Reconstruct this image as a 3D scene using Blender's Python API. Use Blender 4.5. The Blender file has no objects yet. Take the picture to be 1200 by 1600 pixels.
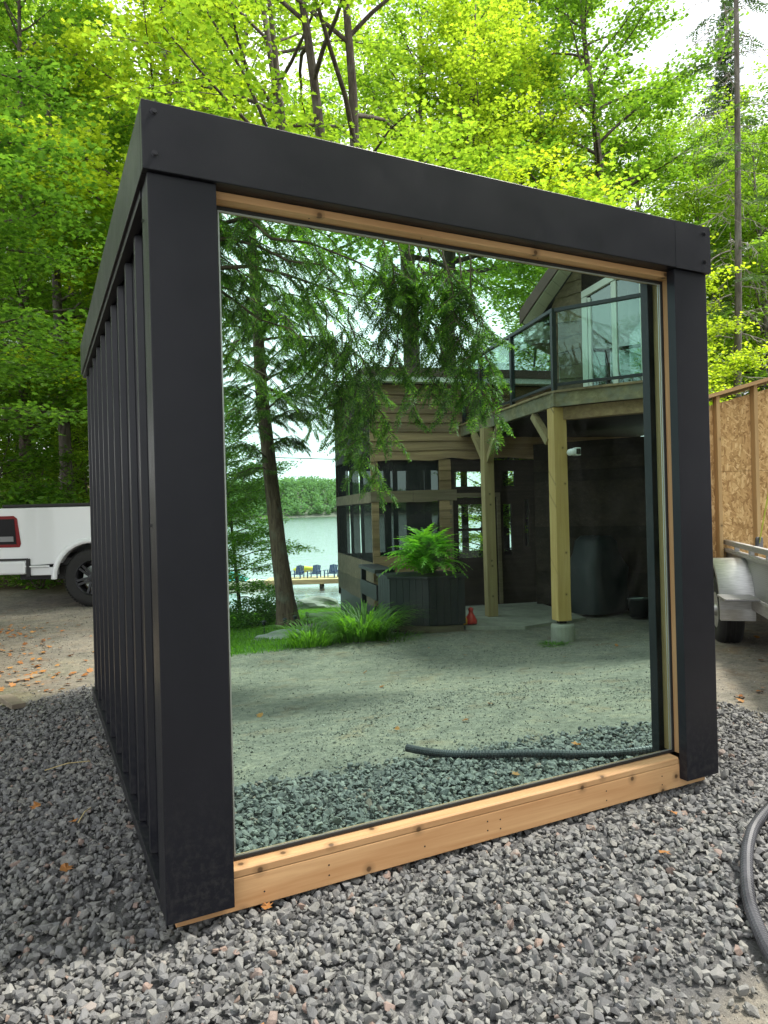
import bpy, bmesh, math, random
import numpy as np
from mathutils import Vector, Matrix

scene = bpy.context.scene
R = math.radians
col = scene.collection

# ------------------------------------------------------------------ camera
CAM = np.array([-0.3228, -2.2121, 1.2442])
YAW, PITCH, ROLL = 0.46060, -0.00031, -0.02616
_f = np.array([math.sin(YAW)*math.cos(PITCH), math.cos(YAW)*math.cos(PITCH), math.sin(PITCH)])
_r = np.array([math.cos(YAW), -math.sin(YAW), 0.0])
_u = np.cross(_r, _f)
_r2 = math.cos(ROLL)*_r + math.sin(ROLL)*_u
_u2 = -math.sin(ROLL)*_r + math.cos(ROLL)*_u
cam_d = bpy.data.cameras.new('camera')
cam = bpy.data.objects.new('camera', cam_d)
col.objects.link(cam)
m = Matrix.Identity(4)
for i in range(3):
    m[i][0] = _r2[i]; m[i][1] = _u2[i]; m[i][2] = -_f[i]; m[i][3] = CAM[i]
cam.matrix_world = m
cam_d.sensor_fit = 'VERTICAL'
cam_d.sensor_height = 36.0
cam_d.lens = 1091.24/1600*36.0
cam_d.clip_start = 0.05
cam_d.clip_end = 5000
scene.camera = cam

# ------------------------------------------------------------------ sky and sun
SUN_EL, SUN_AZ = 60.0, -8.0          # azimuth measured from +x towards +y
w = bpy.data.worlds.new('World'); scene.world = w; w.use_nodes = True
nt = w.node_tree; nt.nodes.clear()
out = nt.nodes.new('ShaderNodeOutputWorld')
bgs = nt.nodes.new('ShaderNodeBackground'); bgs.inputs['Strength'].default_value = 0.11
sky = nt.nodes.new('ShaderNodeTexSky'); sky.sky_type = 'NISHITA'; sky.sun_disc = False
sky.sun_elevation = R(SUN_EL); sky.sun_rotation = R(90 - SUN_AZ)
sky.air_density = 1.0; sky.dust_density = 2.0
nt.links.new(sky.outputs[0], bgs.inputs['Color'])
bgc = nt.nodes.new('ShaderNodeBackground')
bgc.inputs['Color'].default_value = (0.97, 0.985, 1.0, 1); bgc.inputs['Strength'].default_value = 1.1
tc = nt.nodes.new('ShaderNodeTexCoord')
nz = nt.nodes.new('ShaderNodeTexNoise'); nz.inputs['Scale'].default_value = 2.6
nz.inputs['Detail'].default_value = 6; nz.inputs['Roughness'].default_value = 0.6
rmp = nt.nodes.new('ShaderNodeValToRGB')
rmp.color_ramp.elements[0].position = 0.36; rmp.color_ramp.elements[0].color = (0.5, 0.5, 0.5, 1)
rmp.color_ramp.elements[1].position = 0.56; rmp.color_ramp.elements[1].color = (1, 1, 1, 1)
mx = nt.nodes.new('ShaderNodeMixShader')
nt.links.new(tc.outputs['Generated'], nz.inputs['Vector'])
nt.links.new(nz.outputs['Fac'], rmp.inputs['Fac'])
nt.links.new(rmp.outputs['Color'], mx.inputs['Fac'])
nt.links.new(bgs.outputs[0], mx.inputs[1]); nt.links.new(bgc.outputs[0], mx.inputs[2])
nt.links.new(mx.outputs[0], out.inputs['Surface'])

sun_d = bpy.data.lights.new('sun', 'SUN'); sun_d.energy = 3.6; sun_d.angle = R(10)
sun_d.color = (1.0, 0.95, 0.86)
sun = bpy.data.objects.new('sun', sun_d); col.objects.link(sun)
sd = Vector((math.cos(R(SUN_EL))*math.cos(R(SUN_AZ)), math.cos(R(SUN_EL))*math.sin(R(SUN_AZ)), math.sin(R(SUN_EL))))
sun.rotation_euler = sd.to_track_quat('Z', 'Y').to_euler()

vs = scene.view_settings
vs.view_transform = 'Standard'; vs.look = 'None'; vs.gamma = 1.0; vs.use_curve_mapping = False
vs.exposure = 1.0
scene.cycles.max_bounces = 7
scene.cycles.diffuse_bounces = 3; scene.cycles.glossy_bounces = 3
scene.cycles.transmission_bounces = 6; scene.cycles.transparent_max_bounces = 12
scene.cycles.sample_clamp_indirect = 6.0

# ------------------------------------------------------------------ helpers
class MB:
    def __init__(s): s.v = []; s.f = []
    def add(s, vs, fs):
        b = len(s.v); s.v += [tuple(p) for p in vs]; s.f += [tuple(b+i for i in q) for q in fs]; return s
    def box(s, x0, x1, y0, y1, z0, z1):
        return s.add([(x0,y0,z0),(x1,y0,z0),(x1,y1,z0),(x0,y1,z0),(x0,y0,z1),(x1,y0,z1),(x1,y1,z1),(x0,y1,z1)],
                     [(0,3,2,1),(4,5,6,7),(0,1,5,4),(1,2,6,5),(2,3,7,6),(3,0,4,7)])
    def beam(s, p, q, w, h, up=(0,0,1)):
        p = Vector(p); q = Vector(q); d = (q-p).normalized(); u = Vector(up)
        sd_ = d.cross(u)
        if sd_.length < 1e-4: sd_ = d.cross(Vector((1,0,0)))
        sd_.normalize(); u = sd_.cross(d)
        vs = []
        for e in (p, q):
            for a, b in ((-1,-1),(1,-1),(1,1),(-1,1)): vs.append(e + sd_*(a*w/2) + u*(b*h/2))
        return s.add(vs, [(3,2,1,0),(4,5,6,7),(0,1,5,4),(1,2,6,5),(2,3,7,6),(3,0,4,7)])
    def prism(s, bottom, top):
        n = len(bottom)
        return s.add(list(bottom)+list(top), [tuple(range(n-1,-1,-1)), tuple(range(n,2*n))] +
                     [(i,(i+1)%n,n+(i+1)%n,n+i) for i in range(n)])
    def tube(s, pts, rad, n=8, caps=True):
        pts = [Vector(p) for p in pts]; k = len(pts)
        if not hasattr(rad, '__len__'): rad = [rad]*k
        b = len(s.v); ref = Vector((0.31,0.17,0.93))
        for i, p in enumerate(pts):
            t = (pts[min(i+1,k-1)]-pts[max(i-1,0)]).normalized()
            a = t.cross(ref)
            if a.length < 1e-3: a = t.cross(Vector((1,0,0)))
            a.normalize(); c = t.cross(a)
            for j in range(n):
                an = 2*math.pi*j/n; s.v.append(tuple(p + (a*math.cos(an)+c*math.sin(an))*rad[i]))
        for i in range(k-1):
            for j in range(n):
                s.f.append((b+i*n+j, b+i*n+(j+1)%n, b+(i+1)*n+(j+1)%n, b+(i+1)*n+j))
        if caps:
            s.f.append(tuple(b+j for j in range(n-1,-1,-1))); s.f.append(tuple(b+(k-1)*n+j for j in range(n)))
        return s
    def lathe(s, prof, n=16, c=(0,0,0), axis='z'):
        b = len(s.v); k = len(prof)
        for rr, z in prof:
            for j in range(n):
                a = 2*math.pi*j/n; x, y = rr*math.cos(a), rr*math.sin(a)
                p = (x,y,z) if axis == 'z' else ((x,z,y) if axis == 'y' else (z,x,y))
                s.v.append((p[0]+c[0],p[1]+c[1],p[2]+c[2]))
        for i in range(k-1):
            for j in range(n): s.f.append((b+i*n+j, b+i*n+(j+1)%n, b+(i+1)*n+(j+1)%n, b+(i+1)*n+j))
        s.f.append(tuple(b+j for j in range(n-1,-1,-1))); s.f.append(tuple(b+(k-1)*n+j for j in range(n)))
        return s
    def mesh(s, name, smooth=False):
        me = bpy.data.meshes.new(name); me.from_pydata(s.v, [], s.f)
        bm = bmesh.new(); bm.from_mesh(me); bmesh.ops.recalc_face_normals(bm, faces=bm.faces); bm.to_mesh(me); bm.free()
        if smooth: me.polygons.foreach_set('use_smooth', [True]*len(me.polygons))
        return me
    def build(s, name, mat, parent=None, smooth=False, bevel=0.0):
        return obj(name, s.mesh(name, smooth), mat, parent, bevel)

def obj(name, me, mat, parent=None, bevel=0.0):
    if mat is not None and len(me.materials) == 0: me.materials.append(mat)
    o = bpy.data.objects.new(name, me); col.objects.link(o)
    if mat is not None and me.materials[0] is not mat:      # shared mesh, its own material on this object
        o.material_slots[0].link = 'OBJECT'; o.material_slots[0].material = mat
    if parent is not None: o.parent = parent
    if bevel:
        b = o.modifiers.new('bevel', 'BEVEL'); b.width = bevel; b.segments = 2; b.limit_method = 'ANGLE'
    return o

def tag(o, label=None, cat=None, group=None, kind=None):
    if label: o['label'] = label
    if cat: o['category'] = cat
    if group: o['group'] = group
    if kind: o['kind'] = kind
    return o
def thing(name, label, cat, loc=(0,0,0), rz=0.0, group=None):
    o = bpy.data.objects.new(name, None); col.objects.link(o); o.empty_display_size = 0.1
    o.location = loc; o.rotation_euler = (0,0,rz)
    return tag(o, label, cat, group)
def copy_tree(o, parent=None):
    c = o.copy(); col.objects.link(c)
    if parent is not None: c.parent = parent
    for ch in list(o.children): copy_tree(ch, c)
    return c
def mesh_np(name, verts, faces, smooth=False):
    """faces: list of (n,k) int arrays"""
    me = bpy.data.meshes.new(name)
    verts = np.asarray(verts, dtype=np.float32)
    me.vertices.add(len(verts)); me.vertices.foreach_set('co', verts.ravel())
    loops = np.concatenate([f.ravel() for f in faces]).astype(np.int32)
    tot = np.concatenate([np.full(len(f), f.shape[1]) for f in faces]).astype(np.int32)
    st = np.concatenate([[0], np.cumsum(tot)[:-1]]).astype(np.int32)
    me.loops.add(len(loops)); me.loops.foreach_set('vertex_index', loops)
    me.polygons.add(len(tot)); me.polygons.foreach_set('loop_start', st); me.polygons.foreach_set('loop_total', tot)
    me.polygons.foreach_set('use_smooth', np.full(len(tot), bool(smooth)))
    me.update(calc_edges=True)
    return me

# ------------------------------------------------------------------ materials
MATS = {}
class NB:
    def __init__(s, name):
        s.m = bpy.data.materials.new(name); s.m.use_nodes = True; s.t = s.m.node_tree; s.n = s.t.nodes; s.n.clear()
        s.out = s.n.new('ShaderNodeOutputMaterial')
        MATS[name] = s.m
    def node(s, typ, **kw):
        nd = s.n.new('ShaderNode'+typ)
        for k, v in kw.items():
            if k in nd.inputs: nd.inputs[k].default_value = v
            else: setattr(nd, k, v)
        return nd
    def link(s, a, b): s.t.links.new(a, b)
    def coord(s, kind='Object', scale=(1,1,1), rot=(0,0,0)):
        tc = s.node('TexCoord'); mp = s.node('Mapping'); mp.inputs['Scale'].default_value = scale
        mp.inputs['Rotation'].default_value = rot
        s.link(tc.outputs[kind], mp.inputs[0]); return mp.outputs[0]
    def noise(s, vec, scale, detail=4, rough=0.55, dist=0.0):
        nd = s.node('TexNoise'); nd.inputs['Scale'].default_value = scale; nd.inputs['Detail'].default_value = detail
        nd.inputs['Roughness'].default_value = rough; nd.inputs['Distortion'].default_value = dist
        if vec is not None: s.link(vec, nd.inputs['Vector'])
        return nd.outputs['Fac']
    def ramp(s, fac, stops):
        nd = s.node('ValToRGB'); e = nd.color_ramp.elements
        while len(e) < len(stops): e.new(0.5)
        for el, (p, c) in zip(e, stops): el.position = p; el.color = (*c, 1) if len(c) == 3 else c
        s.link(fac, nd.inputs['Fac']); return nd.outputs['Color']
    def mix(s, fac, a, b, mode='MIX'):
        nd = s.node('Mix', data_type='RGBA', blend_type=mode)
        for sock, v in ((nd.inputs[0], fac), (nd.inputs[6], a), (nd.inputs[7], b)):
            if hasattr(v, 'links'): s.link(v, sock)
            elif isinstance(v, (int, float)): sock.default_value = v
            else: sock.default_value = (*v, 1)
        return nd.outputs[2]
    def math(s, op, a, b=None):
        nd = s.node('Math', operation=op)
        for sock, v in ((nd.inputs[0], a), (nd.inputs[1], b)):
            if v is None: continue
            if hasattr(v, 'links'): s.link(v, sock)
            else: sock.default_value = v
        return nd.outputs[0]
    def bump(s, h, strength=0.3, dist=0.01):
        nd = s.node('Bump'); nd.inputs['Strength'].default_value = strength; nd.inputs['Distance'].default_value = dist
        s.link(h, nd.inputs['Height']); return nd.outputs[0]
    def principled(s, color, rough=0.6, metal=0.0, normal=None, spec=0.5, **kw):
        p = s.node('BsdfPrincipled')
        for sock, v in (('Base Color', color), ('Roughness', rough), ('Metallic', metal)):
            if hasattr(v, 'links'): s.link(v, p.inputs[sock])
            elif sock == 'Base Color': p.inputs[sock].default_value = (*v, 1)
            else: p.inputs[sock].default_value = v
        p.inputs['Specular IOR Level'].default_value = spec
        if normal is not None: s.link(normal, p.inputs['Normal'])
        s.link(p.outputs[0], s.out.inputs[0]); return p

def simple(name, c, rough=0.6, metal=0.0, var=0.12, scale=6.0, bump=0.0, spec=0.5):
    b = NB(name); v = b.coord()
    f = b.noise(v, scale, 5)
    lo = tuple(x*(1-var) for x in c); hi = tuple(min(1, x*(1+var)) for x in c)
    cc = b.ramp(f, [(0.3, lo), (0.7, hi)])
    nm = b.bump(b.noise(v, scale*12, 3), bump, 0.005) if bump else None
    b.principled(cc, rough, metal, nm, spec); return b.m

def wood(name, c1, c2, axis=0, grain=28.0, rough=0.55, knots=0.0, bump=0.15, spec=0.3, stain=0.0):
    b = NB(name)
    sc = [grain]*3; sc[axis] = grain*0.05
    v = b.coord(scale=tuple(sc))
    f1 = b.noise(v, 1.0, 6, 0.62, 0.6)
    sc2 = [6.0]*3; sc2[axis] = 0.7
    f2 = b.noise(b.coord(scale=tuple(sc2)), 1.0, 3, 0.5, 0.4)
    f = b.math('ADD', b.math('MULTIPLY', f1, 0.6), b.math('MULTIPLY', f2, 0.4))
    cc = b.ramp(f, [(0.36, c2), (0.52, tuple((x+y)/2 for x, y in zip(c1, c2))), (0.64, c1)])
    oi = b.node('ObjectInfo')
    val = b.ramp(oi.outputs['Random'], [(0, (0.68,0.68,0.68)), (1, (1.2,1.16,1.1))])
    cc = b.mix(1.0, cc, val, 'MULTIPLY')
    if knots:
        tcn = b.node('TexCoord'); sx = b.node('SeparateXYZ'); b.link(tcn.outputs['Object'], sx.inputs[0])
        cb = b.node('CombineXYZ'); b.link(sx.outputs[0], cb.inputs[0]); b.link(b.math('ADD', sx.outputs[2], b.math('MULTIPLY', sx.outputs[1], 1.0)), cb.inputs[1])
        vo = b.node('TexVoronoi'); vo.voronoi_dimensions = '2D'; vo.inputs['Scale'].default_value = 6.5
        b.link(cb.outputs[0], vo.inputs['Vector'])
        sep = b.node('SeparateColor'); b.link(vo.outputs['Color'], sep.inputs[0])
        on = b.math('GREATER_THAN', sep.outputs[0], 0.5 if knots > 0.055 else 0.8)
        k = b.math('MULTIPLY', b.ramp(vo.outputs['Distance'], [(0.045, (1,1,1)), (0.075, (0.4,)*3), (0.20, (0,0,0))]), on)
        cc = b.mix(k, cc, tuple(x*0.30 for x in c2))
    if stain:
        st = b.ramp(b.noise(b.coord(), 3.5, 5, 0.65), [(0.45, (0,0,0)), (0.62, (1,1,1))])
        cc = b.mix(b.math('MULTIPLY', st, stain), cc, (0.20, 0.20, 0.17))
    b.principled(cc, rough, 0, b.bump(f1, bump, 0.003), spec); return b.m

# cladding
def metal_black():
    b = NB('black_metal'); v = b.coord()
    f = b.noise(v, 1.3, 5, 0.6); f2 = b.noise(v, 420, 2)
    cc = b.ramp(f, [(0.3, (0.0070,0.0074,0.0115)), (0.7, (0.0105,0.0110,0.0160))])
    scuff = b.ramp(b.noise(b.coord(scale=(7,7,3)), 1.0, 9, 0.75, 1.2), [(0.60,(0,0,0)),(0.78,(0.16,)*3)])
    cc = b.mix(scuff, cc, (0.06,0.06,0.06))
    tz = b.node('TexCoord'); sz_ = b.node('SeparateXYZ'); b.link(tz.outputs['Object'], sz_.inputs[0])
    low = b.ramp(sz_.outputs[2], [(0.02,(1,1,1)),(0.42,(0,0,0))])
    splash = b.ramp(b.noise(v, 38, 6, 0.7), [(0.46,(0,0,0)),(0.72,(0.24,)*3)])
    cc = b.mix(b.mix(1.0, low, splash, 'MULTIPLY'), cc, (0.11,0.105,0.095))
    rg = b.ramp(b.noise(v, 3.0, 6, 0.7), [(0.3, (0.30,)*3), (0.75, (0.44,)*3)])
    h = b.math('ADD', b.math('MULTIPLY', f2, 0.0006), b.math('MULTIPLY', b.noise(v, 2.2, 2), 0.004))
    b.principled(cc, rg, 0.0, b.bump(h, 0.6, 1.0), 0.28)
metal_black()
simple('screw_metal', (0.03,0.03,0.035), 0.35, 0.6)
wood('cedar', (0.58,0.375,0.20), (0.41,0.225,0.105), 0, 30, 0.5, 0.06, 0.12)
wood('cedar_upright', (0.62,0.40,0.20), (0.46,0.26,0.12), 2, 26, 0.5, 0.0, 0.1)
simple('rubber', (0.012,0.012,0.012), 0.7)
simple('spacer', (0.45,0.5,0.48), 0.35, 0.7)
def mirror_glass():
    b = NB('mirror_glass'); nb_ = b.bump(b.noise(b.coord(), 1.1, 2), 1.0, 0.0005)
    g = b.node('BsdfGlossy'); g.inputs['Color'].default_value = (0.60,0.84,0.765,1); g.inputs['Roughness'].default_value = 0.0; b.link(nb_, g.inputs['Normal'])
    t = b.node('BsdfTransparent'); t.inputs['Color'].default_value = (0.55,0.62,0.58,1)
    mxs = b.node('MixShader'); mxs.inputs[0].default_value = 0.93
    b.link(t.outputs[0], mxs.inputs[1]); b.link(g.outputs[0], mxs.inputs[2])
    df = b.node('BsdfDiffuse'); df.inputs['Color'].default_value = (0.5,0.5,0.48,1)
    sm = b.ramp(b.noise(b.coord(scale=(1.0,1,0.5)), 4.0, 8, 0.72, 1.5), [(0.42,(0.002,)*3),(0.75,(0.028,)*3)])
    m2 = b.node('MixShader'); b.link(sm, m2.inputs[0]); b.link(mxs.outputs[0], m2.inputs[1]); b.link(df.outputs[0], m2.inputs[2]); b.link(m2.outputs[0], b.out.inputs[0])
mirror_glass()
def pane_glass(name, tint, refl):
    b = NB(name)
    g = b.node('BsdfGlossy'); g.inputs['Color'].default_value = (0.85,0.9,0.88,1); g.inputs['Roughness'].default_value = 0.0
    t = b.node('BsdfTransparent'); t.inputs['Color'].default_value = (*tint,1)
    lw = b.node('LayerWeight'); lw.inputs['Blend'].default_value = 0.25
    fac = b.math('ADD', b.math('MULTIPLY', lw.outputs['Fresnel'], 0.7), refl)
    mxs = b.node('MixShader'); b.link(fac, mxs.inputs[0])
    b.link(t.outputs[0], mxs.inputs[1]); b.link(g.outputs[0], mxs.inputs[2]); b.link(mxs.outputs[0], b.out.inputs[0])
pane_glass('window_glass', (0.86,0.9,0.88), 0.03)
pane_glass('upper_glass', (0.30,0.36,0.34), 0.16)
pane_glass('rail_glass', (0.86,0.95,0.92), 0.03)
def screen_mesh():
    b = NB('screen_mesh')
    d = b.node('BsdfDiffuse'); d.inputs['Color'].default_value = (0.03,0.035,0.035,1)
    t = b.node('BsdfTransparent'); t.inputs['Color'].default_value = (1,1,1,1)
    mxs = b.node('MixShader'); mxs.inputs[0].default_value = 0.72
    b.link(t.outputs[0], mxs.inputs[1]); b.link(d.outputs[0], mxs.inputs[2]); b.link(mxs.outputs[0], b.out.inputs[0])
screen_mesh()

# ground and stones
STONE_PALETTE = [(0.0,(0.11,0.11,0.112)),(0.25,(0.17,0.169,0.17)),(0.45,(0.215,0.212,0.20)),(0.62,(0.175,0.176,0.182)),(0.78,(0.24,0.233,0.213)),(0.90,(0.20,0.199,0.198)),(0.965,(0.29,0.285,0.265)),(0.982,(0.27,0.20,0.175)),(1.0,(0.26,0.19,0.155))]
def stone_mat(name, dark=1.0, pal=None):
    b = NB(name); v = b.coord()
    ge = b.node('NewGeometry')
    rnd = ge.outputs['Random Per Island']
    cc = b.ramp(rnd, pal or STONE_PALETTE)
    cc = b.mix(1.0, cc, (dark,dark,dark*0.99), 'MULTIPLY')
    f = b.noise(v, 90, 5, 0.7)
    cc = b.mix(1.0, cc, b.ramp(f, [(0.3,(0.68,0.68,0.68)),(0.7,(1.22,1.22,1.22))]), 'MULTIPLY')
    b.principled(cc, 0.8, 0, b.bump(f, 0.35, 0.004), 0.35)
stone_mat('crushed_stone', 0.88); stone_mat('fine_stone', 1.0, [(0,(0.10,0.098,0.09)),(0.4,(0.175,0.168,0.15)),(0.75,(0.225,0.212,0.185)),(1,(0.32,0.305,0.27))])
def stone_single():
    b = NB('crushed_stone_piece'); v = b.coord()
    oi = b.node('ObjectInfo')
    cc = b.ramp(oi.outputs['Random'], STONE_PALETTE)
    f = b.noise(v, 90, 5, 0.7)
    cc = b.mix(1.0, cc, b.ramp(f, [(0.3,(0.65,0.65,0.65)),(0.7,(1.16,1.16,1.16))]), 'MULTIPLY')
    b.principled(cc, 0.8, 0, b.bump(f, 0.35, 0.004), 0.35)
stone_single()
def ground_mat():
    b = NB('ground'); v = b.coord()
    at = b.node('Attribute', attribute_name='zone')
    sep = b.node('SeparateColor'); b.link(at.outputs['Color'], sep.inputs[0])
    n1 = b.noise(v, 0.8, 8, 0.65); n2 = b.noise(v, 28, 6, 0.7); n3 = b.noise(v, 160, 3, 0.6); n4 = b.noise(v, 3.2, 5, 0.6)
    dirt = b.ramp(n1, [(0.32,(0.155,0.146,0.122)),(0.5,(0.215,0.20,0.166)),(0.68,(0.265,0.238,0.188))])
    dirt = b.mix(1.0, dirt, b.ramp(n2, [(0.25,(0.55,0.55,0.55)),(0.75,(1.25,1.25,1.25))]), 'MULTIPLY')
    dirt = b.mix(1.0, dirt, b.ramp(n3, [(0.3,(0.7,0.7,0.72)),(0.72,(1.25,1.25,1.25))]), 'MULTIPLY')
    dirt = b.mix(b.ramp(n4, [(0.55,(0,0,0)),(0.7,(0.55,)*3)]), dirt, (0.15,0.10,0.065))
    n5 = b.noise(v, 7.0, 6, 0.7, 0.5)
    dirt = b.mix(1.0, dirt, b.ramp(n5, [(0.32,(0.66,0.68,0.66)),(0.5,(1,1,1)),(0.70,(1.26,1.20,1.10))]), 'MULTIPLY')
    lawn = b.ramp(n2, [(0.3,(0.035,0.085,0.014)),(0.7,(0.085,0.165,0.028))])
    forest = b.ramp(n2, [(0.3,(0.05,0.035,0.022)),(0.55,(0.12,0.085,0.05)),(0.7,(0.06,0.09,0.03))])
    c = b.mix(sep.outputs[0], dirt, lawn); c = b.mix(sep.outputs[1], c, forest)
    c = b.mix(sep.outputs[2], c, b.ramp(n3, [(0.3,(0.06,0.06,0.062)),(0.7,(0.13,0.13,0.13))]))
    h = b.math('ADD', b.math('MULTIPLY', n2, 0.6), b.math('MULTIPLY', n3, 0.5))
    b.principled(c, 0.95, 0, b.bump(h, 0.6, 0.02), 0.15)
ground_mat()

# foliage
def leaf_mat(name, stops, trans, tfac=0.45, rough=0.45):
    b = NB(name)
    ge = b.node('NewGeometry'); oi = b.node('ObjectInfo')
    c = b.ramp(ge.outputs['Random Per Island'], stops)
    c = b.mix(1.0, c, b.ramp(oi.outputs['Random'], [(0,(0.82,0.88,0.95)),(0.5,(1.0,1.0,1.0)),(1,(1.10,1.05,0.92))]), 'MULTIPLY')
    p = b.node('BsdfPrincipled'); b.link(c, p.inputs['Base Color']); p.inputs['Roughness'].default_value = rough
    p.inputs['Specular IOR Level'].default_value = 0.35
    t = b.node('BsdfTranslucent')
    tcol = b.mix(1.0, c, trans, 'MULTIPLY'); b.link(tcol, t.inputs['Color'])
    mxs = b.node('MixShader'); mxs.inputs[0].default_value = tfac
    b.link(p.outputs[0], mxs.inputs[1]); b.link(t.outputs[0], mxs.inputs[2]); b.link(mxs.outputs[0], b.out.inputs[0])
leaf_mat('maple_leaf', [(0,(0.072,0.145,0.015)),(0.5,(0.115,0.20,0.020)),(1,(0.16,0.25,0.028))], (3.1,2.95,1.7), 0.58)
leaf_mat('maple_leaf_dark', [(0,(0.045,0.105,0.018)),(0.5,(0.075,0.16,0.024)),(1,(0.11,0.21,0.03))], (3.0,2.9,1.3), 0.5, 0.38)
leaf_mat('sunlit_leaf', [(0,(0.115,0.185,0.014)),(0.5,(0.165,0.24,0.018)),(1,(0.205,0.28,0.025))], (3.15,2.95,1.7), 0.6)  # maple leaf with the sun-backlit look put into a brighter, yellower colour
leaf_mat('spruce_needle', [(0,(0.035,0.075,0.03)),(1,(0.075,0.135,0.05))], (1.8,1.8,1.0), 0.3, 0.6)
leaf_mat('hemlock_needle', [(0,(0.028,0.07,0.018)),(0.5,(0.062,0.13,0.024)),(1,(0.14,0.24,0.034))], (2.7,2.6,1.2), 0.42, 0.5)
leaf_mat('fern_leaf', [(0,(0.09,0.22,0.025)),(1,(0.20,0.40,0.045))], (2.6,2.6,1.2), 0.45)
leaf_mat('grass_blade', [(0,(0.055,0.13,0.016)),(1,(0.12,0.24,0.03))], (2.6,2.6,1.2), 0.4)
leaf_mat('shrub_leaf', [(0,(0.04,0.10,0.02)),(1,(0.085,0.17,0.03))], (2.6,2.6,1.3), 0.4)
leaf_mat('far_leaf', [(0,(0.13,0.22,0.085)),(1,(0.22,0.33,0.12))], (2.0,2.0,1.3), 0.3, 0.7)  # lightened leaf green, distance haze put into the colour
leaf_mat('dead_leaf', [(0,(0.20,0.075,0.02)),(0.5,(0.33,0.13,0.035)),(1,(0.42,0.22,0.06))], (1.2,1.1,1.0), 0.15, 0.6)
def bark_mat(name, c1, c2):
    b = NB(name); v = b.coord(scale=(14,14,2.2))
    f = b.noise(v, 1.0, 6, 0.65, 0.8)
    p = b.noise(b.coord(), 2.5, 4)
    cc = b.ramp(f, [(0.35,c2),(0.65,c1)])
    cc = b.mix(b.ramp(p, [(0.55,(0,0,0)),(0.72,(0.5,)*3)]), cc, (0.19,0.20,0.16))
    b.principled(cc, 0.9, 0, b.bump(f, 0.8, 0.03), 0.2)
bark_mat('bark', (0.13,0.105,0.085), (0.045,0.036,0.03))
bark_mat('bark_grey', (0.19,0.17,0.15), (0.08,0.07,0.06))
bark_mat('bark_red', (0.19,0.125,0.09), (0.07,0.045,0.032))
simple('dead_twig', (0.30,0.27,0.24), 0.9)

# house
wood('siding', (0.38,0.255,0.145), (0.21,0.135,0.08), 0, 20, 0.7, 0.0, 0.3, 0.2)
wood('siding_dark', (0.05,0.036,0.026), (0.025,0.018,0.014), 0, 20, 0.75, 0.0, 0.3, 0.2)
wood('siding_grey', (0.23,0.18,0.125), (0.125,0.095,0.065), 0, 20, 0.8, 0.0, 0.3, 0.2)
wood('deck_beam', (0.34,0.29,0.18), (0.17,0.14,0.08), 0, 16, 0.8, 0.0, 0.3, 0.2, 0.6)
wood('deck_plank', (0.35,0.26,0.15), (0.22,0.15,0.085), 0, 20, 0.75)
wood('new_post', (0.60,0.42,0.17), (0.45,0.28,0.10), 2, 18, 0.6, 0.05, 0.15)
wood('old_post', (0.36,0.28,0.15), (0.24,0.175,0.09), 2, 18, 0.65, 0.04, 0.2)
simple('brown_fascia', (0.12,0.075,0.058), 0.6, scale=3)
simple('white_trim', (0.72,0.72,0.66), 0.55, scale=3, var=0.06)
simple('soffit_white', (0.66,0.63,0.52), 0.6, scale=3)
simple('black_paint', (0.011,0.0125,0.015), 0.5, scale=4, var=0.25)
simple('dark_rail', (0.014,0.017,0.022), 0.4, scale=4)
simple('roof_shingle', (0.05,0.045,0.042), 0.9, scale=12, var=0.3, bump=0.5)
simple('concrete', (0.25,0.24,0.20), 0.9, scale=5, var=0.22, bump=0.4)
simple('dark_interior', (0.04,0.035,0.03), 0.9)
simple('curtain', (0.45,0.48,0.44), 0.9)
simple('tarp', (0.022,0.026,0.028), 0.6, scale=3, var=0.2, bump=0.2)
simple('tub_plastic', (0.015,0.017,0.018), 0.5)
simple('white_plastic', (0.75,0.76,0.76), 0.35, var=0.03)
simple('lens_black', (0.01,0.01,0.012), 0.15)
simple('red_plastic', (0.55,0.03,0.02), 0.4)
simple('orange_plastic', (0.75,0.36,0.03), 0.4)
simple('brick_red', (0.10,0.035,0.025), 0.85)
# vehicles
def paint(name, c):
    b = NB(name); p = b.principled(c, 0.28, 0.0, None, 0.5); p.inputs['Coat Weight'].default_value = 0.6; p.inputs['Coat Roughness'].default_value = 0.04
paint('white_paint', (0.78,0.80,0.82)); simple('red_lens', (0.20,0.004,0.006), 0.35, var=0.05, spec=0.3); paint('clear_lens', (0.14,0.14,0.14)); simple('smoke_lens', (0.006,0.006,0.007), 0.3, spec=0.2)
simple('tyre', (0.018,0.018,0.018), 0.85, scale=20)
simple('alloy', (0.035,0.036,0.04), 0.35, 0.5)
simple('black_trim', (0.016,0.016,0.017), 0.6)
simple('car_glass', (0.012,0.014,0.016), 0.08)
def alu():
    b = NB('aluminium'); v = b.coord(scale=(3,3,30)); f = b.noise(v, 4, 4)
    b.principled(b.ramp(f, [(0.3,(0.36,0.36,0.355)),(0.7,(0.52,0.52,0.51))]), 0.5, 0.9, None, 0.5)
    b = NB('tread_plate'); v = b.coord(rot=(0.785,0,0))
    ck = b.node('TexVoronoi'); ck.inputs['Scale'].default_value = 42; ck.inputs['Randomness'].default_value = 0.0
    b.link(v, ck.inputs['Vector'])
    h = b.ramp(ck.outputs['Distance'], [(0.25,(1,1,1)),(0.45,(0,0,0))])
    b.principled(b.mix(h, (0.30,0.30,0.30), (0.50,0.50,0.49)), 0.42, 0.85, b.bump(h, 1.0, 0.01), 0.5)
alu()
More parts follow.
